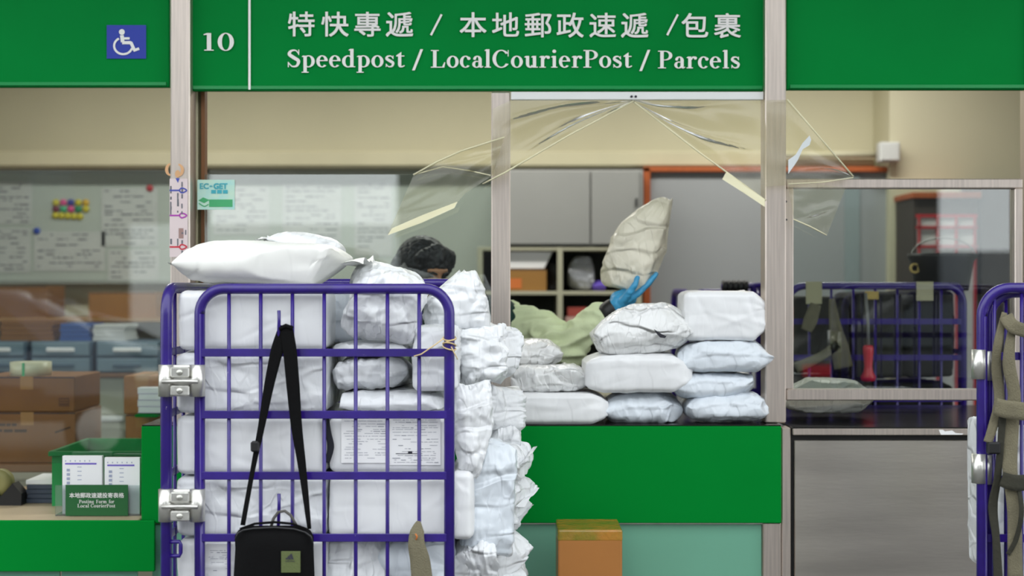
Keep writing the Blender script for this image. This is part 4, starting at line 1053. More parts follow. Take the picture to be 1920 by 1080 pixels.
for lab, p0, p1 in (('slate plastic drawer box at the frame edge on the filing cabinet', -60, 48), ('slate plastic drawer box with a white label on the filing cabinet', 56, 172), ('slate plastic drawer box nearest the cage on the filing cabinet', 178, 300)):
    a, b = W(p0, 640, YK), W(p1, 698, YK)
    t = thing('drawer_box', ((a.x + b.x) / 2, YK + .15, zk), lab, 'drawer box', 'plastic drawer boxes on the filing cabinet')
    MB().box(a.x, b.x, YK + .01, YK + .33, zk, a.z, .004).build('housing', SLD, t)
    h_ = (a.z - zk) / 2
    for k in range(2):
        d_ = MB().box(a.x + .012, b.x - .012, YK - .005, YK + .01, zk + .008 + k * h_, zk + h_ - .006 + k * h_, .003).build('drawer', SL, t)
        MB().box((a.x + b.x) / 2 - .07, (a.x + b.x) / 2 + .07, YK - .012, YK - .005, zk + h_ * .35 + k * h_, zk + h_ * .6 + k * h_, .003).build('handle' if k == 0 else 'label_card', SLD if k == 0 else PAPER, d_)
zs_ = W(0, 640, YK).z
for lab, p0, y0_, p1, y1_, mm in (('blue folder pile on the plastic drawers', 112, 606, 170, 640, mat('blue_folder', (48, 84, 150), .5)), ('white folder pile on the plastic drawers', 174, 608, 236, 640, PAPERG), ('brown folder pile on the plastic drawers', 0, 600, 100, 640, CARD)):
    a, b = W(p0, y0_, YK + .05), W(p1, y1_, YK + .05)
    t = thing('folder_pile', ((a.x + b.x) / 2, YK + .15, zs_), lab, 'folders')
    n_ = 4; hh = (a.z - zs_) / n_
    for k in range(n_): MB().box(a.x + .004 * (k % 2), b.x - .005 * (k % 3), YK + .05, YK + .28, zs_ + k * hh, zs_ + (k + 1) * hh - .002, .001).build('folder', mm, t)
wsf = thing('wall_shelf', (W(150, 0, 2.85).x, 2.95, W(0, 600, 2.85).z), 'wooden shelf above the plastic drawers', 'shelf')
MB().box(W(-60, 0, 2.75).x, W(320, 0, 2.75).x, 2.75, 3.3, W(0, 604, 2.75).z, W(0, 596, 2.75).z, .003).build('shelf_board', mat('tan_wood', (170, 128, 78), .5, var=.2), wsf)
for px in (-20, 160, 305): MB().box(W(px, 0, 2.75).x, W(px, 0, 2.75).x + .02, 2.8, 3.3, W(0, 640, 2.75).z, W(0, 604, 2.75).z).build('bracket', GREYC, wsf)
zw = W(0, 596, 2.75).z
carton('brown carton at the frame edge on the wooden shelf', -30, 536, 88, 596, 2.78, .3, z0=zw, tape=False)
carton('long brown carton near the cage on the wooden shelf', 166, 548, 292, 596, 2.78, .3, CARD2, z0=zw, tape=False)

# ------------------------------------------------------------------ notice boards
YN = 3.2
def nboard(label, px0, py0, px1, py1):
    a, b = W(px0, py0, YN), W(px1, py1, YN)
    t = thing('notice_board', ((a.x + b.x) / 2, YN, b.z), label, 'notice board')
    MB().box(a.x, b.x, YN, YN + .03, b.z, a.z).build('panel', mat('pale_grey_board', (190, 196, 188), .4, var=.04, vscale=2), t)
    fm = MB(); w_ = .02
    fm.box(a.x, b.x, YN - .01, YN + .03, a.z - w_, a.z).box(a.x, b.x, YN - .01, YN + .03, b.z, b.z + w_).box(a.x, a.x + w_, YN - .01, YN + .03, b.z, a.z).box(b.x - w_, b.x, YN - .01, YN + .03, b.z, a.z)
    fm.build('board_frame', mat('board_aluminium', (176, 178, 170), .4, .5), t)
    return t
nboard('pale magnetic board with papers behind the low counter', -80, 318, 352, 532)
nboard('pale board behind the clerk and the roll cage', 386, 318, 936, 640)
def sheetpaper(label, px0, py0, px1, py1, seed, m_=PAPERG, rows=None):
    y = YN - .004
    t = thing('pinned_paper', W((px0 + px1) / 2, py1, y), label, 'paper', 'papers pinned on the pale boards')
    lay(rect2(px0, py0, px1, py1), y, 'paper', m_, t)
    r = random.Random(seed); q = []; py = py0 + 5
    while py < py1 - 5:
        x = px0 + 6
        while x < px1 - 12:
            ln = 4 + r.random() * 18
            if r.random() < .6: q += rect2(x, py, min(x + ln, px1 - 6), py + 1.6 + r.random())
            x += ln + 3
        py += 6 + r.random() * 5
    lay(q, y - .001, 'print', INK, t)
sheetpaper('printed page at the frame edge of the first board', -30, 428, 57, 511, 1)
sheetpaper('wide printed table below the coloured magnets', 64, 434, 197, 508, 2)
sheetpaper('large printed page hanging under the red magnet', 190, 352, 296, 462, 3)
sheetpaper('lower printed page beside the wide table near the cage', 202, 468, 298, 530, 4)
sheetpaper('plain printed page uppermost at the frame edge', -30, 340, 60, 420, 5)
sheetpaper('printed page above the big top bag behind the glass', 400, 350, 505, 440, 6)
sheetpaper('printed page between the clerk and the mint notice', 530, 345, 640, 450, 7)
sheetpaper('printed page behind the torn curtain edge', 665, 340, 735, 480, 8)
def magnet(px, py, rgb, nm, label, rx=6.5):
    c = W(px, py, YN - .006); k = (YN + DC) / F
    o = MB().lathe((c.x, YN - .004, c.z), [(rx * k, 0), (rx * k, -.006), (rx * k * .75, -.012), (0, -.013)], 14, 'y').build('magnet', mat(nm, rgb, .35), None, True)
    tag(o, label, 'magnet', 'coloured magnets on the pale board')
Ym = (212, 196, 40)
cols = [('yellow', Ym), ('pink', (226, 70, 140)), ('blue', (44, 52, 150)), ('yellow', Ym), ('amber', (222, 176, 40)), ('maroon', (120, 30, 60)), ('mint', (70, 180, 130)), ('pink', (226, 70, 140)), ('green', (30, 140, 90)), ('yellow', Ym)]
ords = ('first', 'second', 'third', 'fourth', 'fifth')
for i, (nm, rgb) in enumerate(cols):
    magnet(105 + (i % 5) * 14, 380 if i < 5 else 392, rgb, nm + '_magnet', '%s magnet, %s in the %s row of the cluster' % (nm, ords[i % 5], 'upper' if i < 5 else 'middle'))
for i in range(5): magnet(104 + i * 11.5, 404 + i * .5, Ym, 'yellow_magnet', 'yellow magnet, %s in the lowest row of the cluster' % ords[i])
magnet(69, 433, (30, 70, 180), 'royal_magnet', 'single royal blue magnet above the wide printed table')
magnet(281, 353, (190, 40, 50), 'red_magnet', 'single red magnet holding the large printed page')

# ------------------------------------------------------------------ grey cupboards and cubby shelf
YC = 2.75
cb = thing('wall_cupboard', (W(1080, 0, YC).x, YC + .2, W(0, 462, YC).z), 'grey two door cupboard above the cubby shelves', 'cupboard')
MB().box(W(930, 0, YC).x, W(1206, 0, YC).x, YC, YC + .4, W(0, 461, YC).z, W(0, 318, YC).z, .003).build('carcass', GREYC, cb)
for p0, p1 in ((932, 1105.5), (1108.5, 1198)):
    d_ = MB().box(W(p0, 0, YC).x, W(p1, 0, YC).x, YC - .02, YC, W(0, 458, YC).z, W(0, 321, YC).z, .003).build('door', GREYC, cb)
    if p0 > 1000: MB().box(W(1191, 0, YC).x, W(1194, 0, YC).x, YC - .028, YC - .02, W(0, 388, YC).z, W(0, 372, YC).z).build('lock', BLACK, d_)
sv = thing('cubby_shelf', (W(1080, 0, YC).x, YC + .2, 0), 'cream metal cubby shelf crammed with supplies', 'shelf')
SHM = mat('cream_shelf_enamel', (170, 168, 146), .5)
for px in (900, 1050, 1198): MB().box(W(px - 5, 0, YC).x, W(px + 5, 0, YC).x, YC - .01, YC + .4, 0, W(0, 463, YC).z, .002).build('upright', SHM, sv)
for py in (466, 549, 640, 740): MB().box(W(900, 0, YC).x, W(1200, 0, YC).x, YC - .008, YC + .4, W(0, py + 4, YC).z, W(0, py - 3, YC).z, .002).build('shelf_board', SHM, sv)
MB().box(W(900, 0, YC).x, W(1200, 0, YC).x, YC + .39, YC + .4, 0, W(0, 463, YC).z).build('back_panel', mat('dark_grey_panel', (70, 72, 72), .7), sv)
z1 = W(0, 546, YC).z; z2_ = W(0, 637, YC).z
t = carton('brown carton with white paper on top in the cubby shelf', 940, 505, 1025, 546, YC + .02, .3, mat('ochre_card', (150, 108, 50), .7), z0=z1, tape=False)
lay(rect2(946, 522, 978, 541), YC + .018, 'print', mat('orange_label', (200, 110, 50), .7), t)
o = MB().prism([W(945, 503, YC + .03), W(1020, 503, YC + .03), W(1036, 472, YC + .03), (W(945, 472, YC + .03))], (0, .25, 0)).build('paper_ream', PAPER)
o = tag(o, 'white sheaf of paper lying on the brown carton in the cubby', 'paper')
pbag('silver grey bag standing in the cubby shelf', 1064, 478, 1116, 546, YC + .05, .2, boxy=.2, crk=1.0, m=film('silver_film', (170, 172, 178), .3, .25, 12.0, .3))
pbag('purple pouch beside the silver bag in the cubby shelf', 1112, 524, 1136, 546, YC + .05, .15, boxy=.3, crk=.8, m=mat('purple_cloth', (92, 70, 170), .6))
pbag('black plastic bag behind the brown carton in the cubby', 1026, 484, 1044, 546, YC + .08, .2, boxy=.3, crk=1.3, m=mat('black_film', (40, 40, 44), .3))
for k, (lab, rgb, p0, p1, py0) in enumerate((('red box lowest in the cubby shelf', (150, 40, 44), 1062, 1104, 606), ('pale pink box in the middle of the cubby stack', (196, 160, 150), 1060, 1106, 590), ('brick red box uppermost of the cubby stack', (158, 66, 56), 1064, 1100, 572))):
    a, b = W(p0, py0, YC + .02), W(p1, py0 + 15, YC + .02); zb_ = z2_ + (0 if k == 0 else 0)
    zz = [z2_, z2_ + .07, z2_ + .12, z2_ + .17]
    o = MB().box(a.x, b.x, YC + .02, YC + .22, zz[k], zz[k + 1] - .001, .002).build('small_box', mat('small_box_%d' % k, rgb, .6)); tag(o, lab, 'box', 'small boxes in the cubby shelf')
c = W(1004, 0, YC + .12)
o = MB().lathe((c.x, YC + .15, z2_), [(.05, 0), (.095, 0), (.1, .02), (.1, .1), (.09, .11), (.05, .11)], 28).build('tape_reel', mat('grey_reel', (150, 152, 150), .4)); tag(o, 'grey reel of tape in the lower cubby beside the sleeve', 'reel')

# ------------------------------------------------------------------ grey sliding panel with wooden frame
YD = 3.0
d1 = thing('door_1', (W(1455, 0, YD).x, YD, 0), 'wide grey sliding panel in an orange wood frame', 'door', None, 'structure')
MB().box(W(1218, 0, YD).x, W(1690, 0, YD).x, YD + .02, YD + .05, 0, W(0, 322, YD).z).build('panel', GREYP, d1)
for p0, p1 in ((1206, 1219), (1690, 1705)): MB().box(W(p0, 0, YD).x, W(p1, 0, YD).x, YD - .02, YD + .06, 0, W(0, 314, YD).z, .004).build('frame_stile', WOOD, d1)
MB().box(W(1206, 0, YD).x, W(1705, 0, YD).x, YD - .02, YD + .06, W(0, 323, YD).z, W(0, 313, YD).z, .004).build('frame_head', WOOD, d1)
MB().box(W(1585, 0, YD).x, W(1613, 0, YD).x, YD + .012, YD + .02, 0, W(0, 325, YD).z).build('batten', mat('blue_grey_batten', (138, 150, 152), .6), d1)
MB().box(W(1684, 0, YD).x, W(1690, 0, YD).x, YD - .005, YD + .02, 0, W(0, 325, YD).z).build('dark_edge_strip', INKD, d1)  # thin dark strip along the panel edge
jb = thing('junction_box', W(1668, 303, 2.93), 'pale grey junction box on the back wall pier', 'electrical box')
a, b = W(1650, 266, 2.87), W(1688, 303, 2.87)
MB().box(a.x, b.x, 2.87, 2.95, b.z, a.z, .006).build('housing', mat('grey_abs', (196, 198, 196), .5), jb)
MB().box(a.x + .008, b.x - .008, 2.866, 2.87, b.z + .008, a.z - .008, .002).build('cover', mat('grey_abs', None), jb)
o = MB().tube([(W(1470, 0, 3.02).x, 3.0, W(0, 290, 3.0).z), (W(1652, 0, 2.95).x, 3.0, W(0, 290, 3.0).z)], .018, 12).build('conduit', mat('cream_conduit', (190, 186, 160), .5), None, True)
tag(o, 'cream conduit running along the back wall to the junction box', 'conduit')

# ------------------------------------------------------------------ roll cages inside behind the framed window
def cage_in(label, x0_, x1_, y, zt_, back, strap):
    t = thing('roll_cage', ((x0_ + x1_) / 2, y + back / 2, 0), label, 'roll cage', None)
    g = MB().tube(bent((x0_, y, .2), None, (1, 0, 0), .07, zt_, x1_ - x0_), tr, 12).build('gate_frame', PURPLE, t, True)
    for z in (1.4 - .03, 1.25 - .02, 1.07, .9, .7): MB().box(x0_, x1_, y - .01, y - .005, z - .011, z + .011).build('crossbar', PURPLE, g)
    n_ = 7
    for k in range(n_):
        x = x0_ + (x1_ - x0_) * (k + 1) / (n_ + 1); MB().tube([(x, y, .2), (x, y, zt_ - .005)], .0052, 6).build('rod', PURPLE, g, True)
    for x in (x0_, x1_):
        s_ = MB().tube(bent((x, y + .02, .2), None, (0, 1, 0), .07, zt_, back), tr, 10).build('side_frame', PURPLE, t, True)
        for z in (1.25, .9): MB().box(x - .003, x + .003, y + .03, y + back, z - .01, z + .01).build('crossbar', PURPLE, s_)
    MB().box(x0_, x1_, y, y + back, .165, .195).build('base_deck', GREYC, t)
    for x in (x0_ + .05, x1_ - .05):
        for yy in (y + .06, y + back - .06): wheel(t, x, yy)
    return t
YI = .86
ci = cage_in('purple roll cage holding olive sacks behind the framed window', W(1476, 0, YI).x, W(1806, 0, YI).x, YI, W(0, 536, YI).z, .6, True)
for p0, p1, py1 in ((1511, 1541, 570), (1718, 1750, 564)):
    a, b = W(p0, 528, YI - .02), W(p1, py1, YI - .02)
    MB().box(a.x, b.x, YI - .022, YI - .018, b.z, a.z, .001).build('hanging_tag', mat('khaki_tag', (170, 164, 132), .5), ci)
ck = MB().pbox(1622, 546, 1648, 562, YI - .02, YI - .012, .003).build('brass_clip', mat('brass_clip', (196, 168, 96), .4, .3), ci)
cj_ = cage_in('purple roll cage with black foam grips behind the parcel pile', W(1290, 0, 1.3).x, W(1424, 0, 1.3).x, 1.3, W(0, 548, 1.3).z, .5, False)
zg = W(0, 537, 1.25).z
MB().tube([(W(1352, 0, 1.25).x, 1.25, zg), (W(1428, 0, 1.25).x, 1.25, zg + .004)], .012, 10).build('push_handle', PURPLE, cj_, True)
for k in range(5):
    x = W(1358 + k * 10, 0, 1.25).x
    MB().lathe((x, 1.25, zg), [(.012, -.011), (.024, -.009), (.027, 0), (.024, .009), (.012, .011)], 16, 'x').build('foam_ring', BLACK, cj_, True)
MB().tube([(W(1412, 0, 1.25).x, 1.25, zg), (W(1416, 0, 1.25).x, 1.25, zg - .06), (W(1418, 0, 1.3).x, 1.3, zg - .14)], .014, 10).build('handle_bracket', PURPLE, cj_, True)
SK = 'olive mail sacks in the inner roll cage'
sy = YI + .08
for lab, p0, y0_, p1, y1_, mm in (('slumped olive mail sack near the hinge stile in the inner cage', 1490, 556, 1592, 700, OLIVED), ('dark olive mail sack in the middle of the inner cage', 1600, 550, 1694, 708, OLIVED), ('dark mail sack under the bucket in the inner cage', 1702, 546, 1790, 708, mat('black_canvas', (28, 28, 26), .9, var=.3, bump=.2)), ('lower olive sack near the hinge stile in the inner cage', 1490, 712, 1636, 800, OLIVED), ('lower dark sack near the corner of the inner cage', 1646, 722, 1788, 800, mat('black_canvas', None))):
    pbag(lab, p0, y0_, p1, y1_, sy, .36, mm, boxy=.5, crk=1.2, group=SK)
ks = thing('khaki_strap', W(1575, 700, YI - .03), 'khaki canvas strap looped over the inner cage', 'strap')
def kb_(pts, wid): band(ks, [W(px, py, YI - .035) for px, py in pts], [x * (YI + DC) / F for x in wid], 'webbing', OLIVE, .004)
kb_([(1560, 560), (1566, 610), (1574, 650), (1582, 690)], (10, 22, 34, 36)); kb_([(1572, 645), (1540, 668), (1492, 690)], (16, 16, 20)); kb_([(1530, 570), (1520, 600), (1512, 620)], (20, 26, 20))
bu = thing('bucket', W(1765, 545, YI + .25), 'black plastic bucket with a wire handle above the inner cage', 'bucket')
c = W(1766, 545, YI + .25); k_ = (YI + .25 + DC) / F
MB().lathe(c, [(0, 0), (48 * k_, 0), (58 * k_, .12), (63 * k_, .135), (63 * k_, .15), (59 * k_, .15), (46 * k_, .01), (0, .01)], 30).build('pail', BLACK, bu, True)
MB().tube([c + Vector((60 * k_ * math.cos(q_), -.02, .14 + 34 * k_ * math.sin(q_))) for q_ in [math.pi * i / 14 for i in range(15)]], .003, 6).build('wire_handle', mat('wire', (150, 150, 145), .35, .7), bu, True)
MB().lathe(c + Vector((-57 * k_, -.045, .09)), [(.012, 0), (.022, 0), (.022, -.006), (.012, -.006), (.012, 0)], 16, 'y').build('handle_eyelet', mat('brass_clip', None), bu, True)
wd = thing('signal_wand', W(1628, 722, YI - .06), 'red signal wand hanging in front of the inner cage', 'wand')
c = W(1628, 716, YI - .06); kk = (YI - .06 + DC) / F
MB().lathe(c, [(0, 0), (13 * kk, .004), (14 * kk, .02), (9 * kk, .04), (7.5 * kk, .06), (9.5 * kk, .11), (10 * kk, .13), (8 * kk, .14), (0, .142)], 20).build('red_grip', mat('red_plastic', (206, 30, 52), .35), wd, True)
MB().tube([c + Vector((0, 0, .14)), c + Vector((.002, .01, .22)), c + Vector((0, .04, .34))], .006, 8).build('cord', mat('grey_cord', (120, 120, 118), .7), wd, True)
# cupboard with red grille near the pier
rg = thing('red_grille_cabinet', (W(1840, 0, 2.6).x, 2.75, 0), 'dark cabinet with a red grille door beside the wood frame', 'cabinet')
a, b = W(1712, 372, 2.6), W(1835, 372, 2.6)
MB().box(b.x + .012, W(2010, 372, 2.6).x, 2.6, 2.93, 0, W(0, 345, 2.6).z, .004).build('dark_backdrop', mat('dark_brown_panel', (58, 50, 44), .6), rg)  # dark block added as a backdrop so the reflected sky shows in the glass
MB().box(a.x, b.x, 2.6, 2.93, 0, a.z, .004).build('carcass', mat('dark_brown_panel', (58, 50, 44), .6), rg)
MB().box(a.x - .01, b.x + .01, 2.58, 2.93, a.z, a.z + .03, .003).build('cabinet_top', WOOD, rg)
RD = mat('red_grille_paint', (180, 36, 44), .5)
MB().box(a.x + .02, b.x - .02, 2.592, 2.598, .9, W(0, 405, 2.6).z).build('white_backing', PAPERG, rg)
gr_ = MB().box(a.x + .01, b.x - .01, 2.585, 2.59, W(0, 408, 2.6).z, W(0, 402, 2.6).z).build('grille_rail', RD, rg)
for k in range(4):
    x = a.x + .02 + k * (b.x - a.x - .05) / 3; MB().box(x, x + .012, 2.58, 2.588, .9, W(0, 404, 2.6).z).build('grille_bar', RD, rg)
for py in (426, 462): MB().box(a.x + .01, b.x - .01, 2.58, 2.588, W(0, py + 3, 2.6).z, W(0, py - 2, 2.6).z).build('grille_rail', RD, rg)

# box standing in front of the counter
YX = -.42
a, b = W(1046, 994, YX), W(1167, 994, YX)
bx = thing('taped_carton', ((a.x + b.x) / 2, YX + .09, 0), 'tall brown carton wrapped in shiny tape in front of the counter', 'box')
hz = a.z
MB().box(a.x, b.x, YX, YX + .2, .35, hz, .006, seg=2).build('carton', mat('brown_carton', (172, 112, 50), .45, var=.12, vscale=4, coat=.3), bx)
MB().box(a.x - .0008, b.x + .0008, YX - .0008, YX + .2008, hz - .035, hz + .001, .006, seg=2).build('shiny_tape', mat('amber_tape', (176, 122, 48), .15, var=.3, vscale=14, rgb2=(120, 120, 40), bump=.4, bscale=50), bx)
MB().box(a.x + .002, b.x - .002, YX + .002, YX + .198, 0, .35, .006).build('lower_carton', CARD, bx)

# ------------------------------------------------------------------ the clerk
def blob(prims, vox, name, m_, parent, smooth_it=6, disp=0.0, dsc=18.0, seed=0):
    """one continuous surface grown from overlapping ellipsoids and tapered capsules"""
    V, Fc = [], []
    def ball(M, nu_=16, nv_=10):
        k = len(V)
        for i in range(1, nv_):
            for q in range(nu_): a1, a2 = math.pi * i / nv_, 2 * math.pi * q / nu_; V.append(M @ Vector((math.sin(a1) * math.cos(a2), math.sin(a1) * math.sin(a2), math.cos(a1))))
        V.append(M @ Vector((0, 0, 1))); V.append(M @ Vector((0, 0, -1))); t_p, b_p = len(V) - 2, len(V) - 1
        for i in range(nv_ - 2):
            for q in range(nu_): Fc.append((k + i * nu_ + q, k + (i + 1) * nu_ + q, k + (i + 1) * nu_ + (q + 1) % nu_, k + i * nu_ + (q + 1) % nu_))
        for q in range(nu_): Fc.append((t_p, k + q, k + (q + 1) % nu_)); Fc.append((b_p, k + (nv_ - 2) * nu_ + (q + 1) % nu_, k + (nv_ - 2) * nu_ + q))
    for p in prims:
        if p[0] == 'e': ball(Matrix.Translation(Vector(p[1])) @ (p[3].to_4x4() if p[3] else Matrix()) @ Matrix.Diagonal((p[2][0], p[2][1], p[2][2], 1)), 24, 16)
        else:
            _, p0, r0, p1, r1 = p; p0, p1 = Vector(p0), Vector(p1); n = max(2, int((p1 - p0).length / (min(r0, r1) * .5)) + 1)
            for i in range(n + 1): f = i / n; ball(Matrix.Translation(p0.lerp(p1, f)) @ Matrix.Scale(r0 + (r1 - r0) * f, 4))
    me = bpy.data.meshes.new('tmp'); me.from_pydata(V, [], Fc)
    o = bpy.data.objects.new('tmp', me); COL.objects.link(o)
    md = o.modifiers.new('r', 'REMESH'); md.mode = 'VOXEL'; md.voxel_size = vox
    sm = o.modifiers.new('s', 'SMOOTH'); sm.factor = .5; sm.iterations = smooth_it
    bpy.context.view_layer.update(); dg = bpy.context.evaluated_depsgraph_get()
    out = bpy.data.meshes.new_from_object(o.evaluated_get(dg)); bpy.data.objects.remove(o)
    if disp:
        vn = [v.normal.copy() for v in out.vertices]
        for v, nn in zip(out.vertices, vn):
            q_ = v.co * dsc; d_ = 1 - 2 * abs(noise.noise(Vector((q_.x * .6 + seed, q_.y, q_.z * 1.1)))); v.co += nn * disp * (d_ - .4)
    out.name = name
    return link(name, out, m_, parent, True)
pc = Vector((-.2, .58, 0))
pn = thing('person', pc, 'clerk in pale green shirt and dark green vest lifting a parcel', 'person')
hc = Vector((-.318, .50, 1.553))
fw = Vector((.62, -.74, -.26)).normalized(); rt = fw.cross(Vector((0, 0, 1))).normalized(); upv = rt.cross(fw).normalized()
HR = Matrix((rt, fw, upv)).transposed()
H = lambda x, y, z: hc + HR @ Vector((x, y, z))
shL, shR = Vector((-.02, .47, 1.375)), Vector((-.36, .58, 1.375))
elb, wr = W(1068, 645, .36), W(1143, 584, .30)
hand = W(1170, 564, .285)
neck = Vector((-.235, .555, 1.40))
body = [('e', H(0, -.012, .02), (.074, .094, .098), HR), ('e', H(0, .022, -.05), (.056, .068, .07), HR), ('e', H(0, .09, -.02), (.013, .018, .016), HR), ('c', H(0, .085, .012), .008, H(0, .1, -.02), .012),
        ('e', H(.076, -.01, -.012), (.01, .022, .032), HR), ('e', H(-.076, -.01, -.012), (.01, .022, .032), HR), ('e', H(0, .082, -.062), (.022, .012, .008), HR), ('e', H(0, .075, .03), (.05, .02, .012), HR),
        ('c', H(0, -.02, -.06), .052, neck, .058), ('c', neck, .06, Vector((-.2, .56, 1.3)), .1),
        ('c', shL, .062, shR, .062), ('e', (-.19, .56, 1.2), (.165, .11, .2), None), ('e', (-.2, .58, .98), (.155, .11, .14), None),
        ('c', shL, .052, elb, .042), ('c', elb, .042, wr, .028), ('c', shR, .052, (-.42, .6, 1.12), .042), ('c', (-.42, .6, 1.12), .042, (-.4, .46, .98), .03), ('e', (-.395, .4, .965), (.03, .06, .025), None),
        ('c', (-.29, .59, .92), .085, (-.3, .6, .5), .06), ('c', (-.3, .6, .5), .055, (-.3, .62, .09), .04), ('c', (-.11, .59, .92), .085, (-.1, .58, .5), .06), ('c', (-.1, .58, .5), .055, (-.1, .62, .09), .04),
        ('c', (-.3, .63, .045), .042, (-.3, .5, .035), .034), ('c', (-.1, .63, .045), .042, (-.1, .5, .035), .034)]
blob(body, .0075, 'body', SKIN, pn, 4)
HL = Vector((-.06, -.06, .0))
hair = [('e', H(0, -.022, .036), (.094, .108, .097), HR), ('e', H(.035, -.06, -.01), (.06, .07, .085), HR), ('e', H(-.05, -.05, -.01), (.055, .065, .08), HR)]
rr_ = random.Random(9)
for k in range(13):
    x = -.082 + k * .0137
    hair.append(('c', H(x * .75, .055, .105 - abs(x) * .3), .02, H(x * 1.02, .088 - abs(x) * .45, .062 - (k % 3) * .012 + rr_.random() * .01 - (.025 if k < 5 else 0)), .0085))
blob(hair, .005, 'hair', HAIR, pn, 2, .004, 60)
for sx_ in (-1, 1):
    e_ = MB().lathe(H(.031 * sx_, .0865, -.004), [(0, -.011), (.008, -.008), (.011, 0), (.008, .008), (0, .011)], 14).build('eye', mat('eye_dark', (30, 22, 18), .2), pn, True)
    MB().tube([H(.014 * sx_, .094, .02), H(.03 * sx_, .092, .026), H(.05 * sx_, .08, .02)], [.003, .0042, .002], 8).build('eyebrow', HAIR, pn, True)
    MB().tube([H(.018 * sx_, .0955, .003), H(.031 * sx_, .097, .007), H(.046 * sx_, .086, .003)], .0022, 6).build('eyelid', SKIN, pn, True)
arm0 = shL + Vector((-.02, 0, 0))
cuff = W(1122, 592, .31)
shirt = [('c', shL, .078, shR, .076), ('e', (-.19, .56, 1.2), (.178, .122, .21), None), ('e', (-.2, .58, 1.0), (.17, .125, .14), None), ('c', arm0, .074, W(1010, 618, .42), .072), ('c', W(1010, 618, .42), .072, elb + Vector((-.01, 0, -.015)), .07), ('c', elb + Vector((-.01, 0, -.01)), .066, cuff, .041),
         ('c', shR, .072, (-.42, .6, 1.12), .058), ('c', (-.42, .6, 1.12), .058, (-.4, .46, .98), .042), ('c', neck + Vector((0, 0, .01)), .068, Vector((-.2, .56, 1.32)), .1)]
blob(shirt, .006, 'shirt', SHIRT, pn, 2, .016, 19, 3)
vest = [('c', shL + Vector((-.04, 0, .005)), .086, shR + Vector((.03, 0, .005)), .084), ('e', (-.185, .555, 1.2), (.2, .136, .24), None), ('e', (-.19, .58, 1.02), (.185, .138, .14), None), ('c', Vector((-.062, .452, 1.372)), .1, Vector((-.06, .47, 1.18)), .1)]
blob(vest, .009, 'vest', VEST, pn, 4, .006, 12, 5)
blob([('e', (-.2, .58, .95), (.172, .13, .1), None), ('c', (-.29, .59, .92), .1, (-.3, .6, .5), .078), ('c', (-.3, .6, .5), .076, (-.3, .62, .1), .062), ('c', (-.11, .59, .92), .1, (-.1, .58, .5), .078), ('c', (-.1, .58, .5), .076, (-.1, .62, .1), .062)], .012, 'trousers', mat('navy_trousers', (34, 38, 50), .9), pn, 4)
for sx_ in (-.3, -.1): blob([('c', (sx_, .64, .05), .05, (sx_, .48, .038), .04)], .008, 'shoe', BLACK, pn, 3)
# gloved hand under the parcel
HW = lambda px, py, y: W(px, py, y)
gl = [('c', wr + Vector((.012, 0, .006)), .034, HW(1160, 570, .288), .034), ('c', HW(1160, 568, .288), .033, HW(1178, 559, .29), .030), ('c', HW(1158, 560, .30), .026, HW(1180, 552, .31), .024)]
fingers = [((1178, 562, .262), (1196, 551, .255), (1213, 535, .262), (1229, 516, .272)), ((1180, 559, .282), (1199, 548, .276), (1216, 532, .280), (1230, 514, .288)), ((1180, 556, .304), (1197, 545, .302), (1212, 531, .306), (1224, 518, .312)), ((1178, 552, .326), (1192, 542, .328), (1204, 532, .332), (1214, 524, .336))]
for (p0, p1, p2, p3) in fingers:
    gl += [('c', HW(*p0), .0125, HW(*p1), .011), ('c', HW(*p1), .011, HW(*p2), .0098), ('c', HW(*p2), .0098, HW(*p3), .0082)]
gl += [('c', HW(1166, 566, .262), .016, HW(1180, 549, .238), .0125), ('c', HW(1180, 549, .238), .0125, HW(1190, 535, .232), .011), ('c', HW(1190, 535, .232), .011, HW(1195, 521, .236), .009)]
blob(gl, .0032, 'glove', GLOVE, pn, 3, .0015, 60)
cf = wr
blob([('c', wr + Vector((-.004, -.002, -.002)), .038, wr + Vector((.010, -.002, .008)), .038)], .004, 'black_wristband', BLACK, pn, 2)
place_bag('cream white mailing bag held up on the gloved hand', W(1200, 456, .34) , .375, .20, .14, WARMBAG, axes((.34, .05, 1), (-.3, -1, .15)), None, boxy=.2, crk=1.1, cuts=8, shape=held)

# ------------------------------------------------------------------ ceiling lights
def tube_light(label, x, y, e):
    t = thing('ceiling_light', (x, y, 2.9), label, 'light', 'fluorescent ceiling lights')
    MB().box(x - .62, x + .62, y - .09, y + .09, 2.95, 3.0, .005).build('housing', mat('white_housing', (230, 230, 228), .5), t)
    for q in (-.045, .045): MB().tube([(x - .6, y + q, 2.93), (x + .6, y + q, 2.93)], .013, 10).build('tube', mat('fluorescent_tube', (255, 252, 244), .5, emit=(255, 250, 238), estr=e), t)
    l = bpy.data.lights.new('light', 'AREA'); l.shape = 'RECTANGLE'; l.size = 1.2; l.size_y = .14; l.energy = 23; l.color = (1, .98, .92)
    lo = bpy.data.objects.new('lamp_glow', l); COL.objects.link(lo); lo.parent = t; lo.location = (0, 0, .005)
for lab, x, y in (('fluorescent fitting above the packing table', -1.9, 1.9), ('fluorescent fitting above the clerk', -.2, 2.0), ('fluorescent fitting above the sliding panel', 1.5, 2.2)):
    tube_light(lab, x, y, 4)

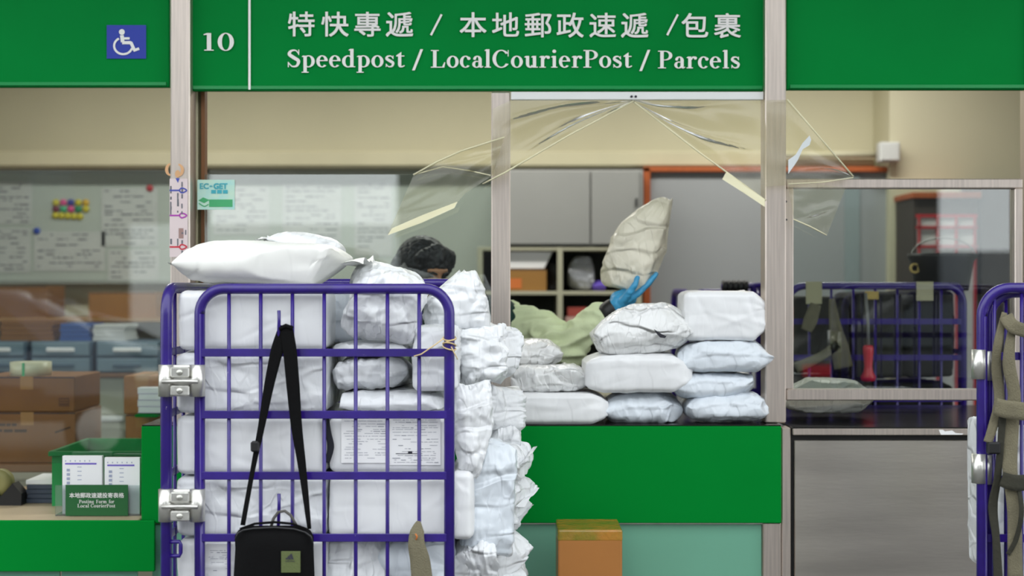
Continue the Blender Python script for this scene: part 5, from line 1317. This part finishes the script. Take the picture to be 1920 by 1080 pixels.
# ------------------------------------------------------------------ the street, seen in the reflections of the panes
def building(label, x0_, x1_, y, h, rgb):
    t = thing('building', ((x0_ + x1_) / 2, y - 4, 0), label, 'building')
    MB().box(x0_, x1_, y - 8, y, 0, h).build('block', mat('facade_' + str(int(h * 10)), rgb, .8, var=.1), t)
    wm = mat('dark_window', (50, 58, 64), .2)
    n = int((x1_ - x0_) / 2.6)
    for i in range(n):
        for z in range(4, int(h) - 2, 4):
            x = x0_ + 1.3 + i * 2.6 - .7; MB().box(x, x + 1.4, y, y + .05, z, z + 1.8).build('window', wm, t)
building('grey building across the street beyond the notice boards', -34, -11.2, -40, 14, (66, 68, 68))
building('dark building across the street facing the open hatch', -3.6, 13.4, -40, 17, (44, 44, 43))
building('brown building across the street beyond the second cage', 21.5, 38, -40, 12, (60, 57, 53))
o = MB().box(-11.4, -3.4, -38, -37.8, 0, 3.4).build('added_hoarding', mat('white_hoarding', (226, 230, 230), .6, var=.1)); tag(o, 'white hoarding added across the street to brighten the pane reflection', 'hoarding')  # unseen, added so the middle pane reflects something pale
o = MB().box(12.8, 22, -38, -37.8, 0, 2.6).build('added_hoarding', mat('grey_hoarding', (120, 124, 128), .6, var=.1)); tag(o, 'low grey hoarding added across the street to bound the reflected sky', 'hoarding')  # unseen, added to close off the sky mirrored in the framed window
def car(label, ox, cy, paint):
    t = thing('car', (ox, cy, 0), label, 'car')
    prof = [(-2.0, .35), (-2.05, .75), (-1.7, .95), (-1.1, 1.42), (-.5, 1.5), (.6, 1.47), (1.2, 1.05), (1.95, .92), (2.1, .6), (2.05, .35)]
    m = MB(); m.prism([(ox + x, cy - .8, z) for x, z in prof], (0, 1.6, 0))
    bmesh.ops.bevel(m.b, geom=m.b.edges[:], offset=.13, segments=5, affect='EDGES', clamp_overlap=True); m.build('bodywork', paint, t, True)
    for pl in ([(-1.4, 1.0), (-1.05, 1.36), (-.3, 1.4), (-.3, 1.0)], [(-.2, 1.0), (-.2, 1.4), (.55, 1.37), (.95, 1.0)]):
        MB().prism([(ox + x, cy + .802, z) for x, z in pl], (0, .01, 0)).build('side_window', mat('dark_window', None), t)
    MB().box(ox - 2.0, ox - 1.6, cy + .795, cy + .806, .74, .84).build('tail_lamp', mat('red_plastic', None), t)
    MB().box(ox + 1.7, ox + 2.0, cy + .795, cy + .806, .72, .82).build('head_lamp', ALU, t)
    for x in (-1.3, 1.4):
        for y in (cy - .72, cy + .72):
            w_ = MB().lathe((ox + x, y, .3), [(.08, -.1), (.3, -.1), (.3, .1), (.08, .1)], 24, 'y').build('wheel', BLACK, t)
            MB().lathe((ox + x, y + (.1 if y > cy else -.1), .3), [(.0, .012), (.19, .008), (.19, -.01)], 20, 'y').build('hubcap', ALU, w_)
car('glossy dark blue hatchback parked on the street, reflected above the low counter', -4.9, -8.2, mat('blue_car_paint', (22, 30, 58), .12, coat=1.0))
car('black hatchback added on the street to darken the framed window reflection', 4.5, -8.4, mat('black_car_paint', (14, 14, 16), .25))  # added car, its dark body keeps haze out of the framed window

bpy.data.objects.remove(_fo); bpy.data.curves.remove(_fc)
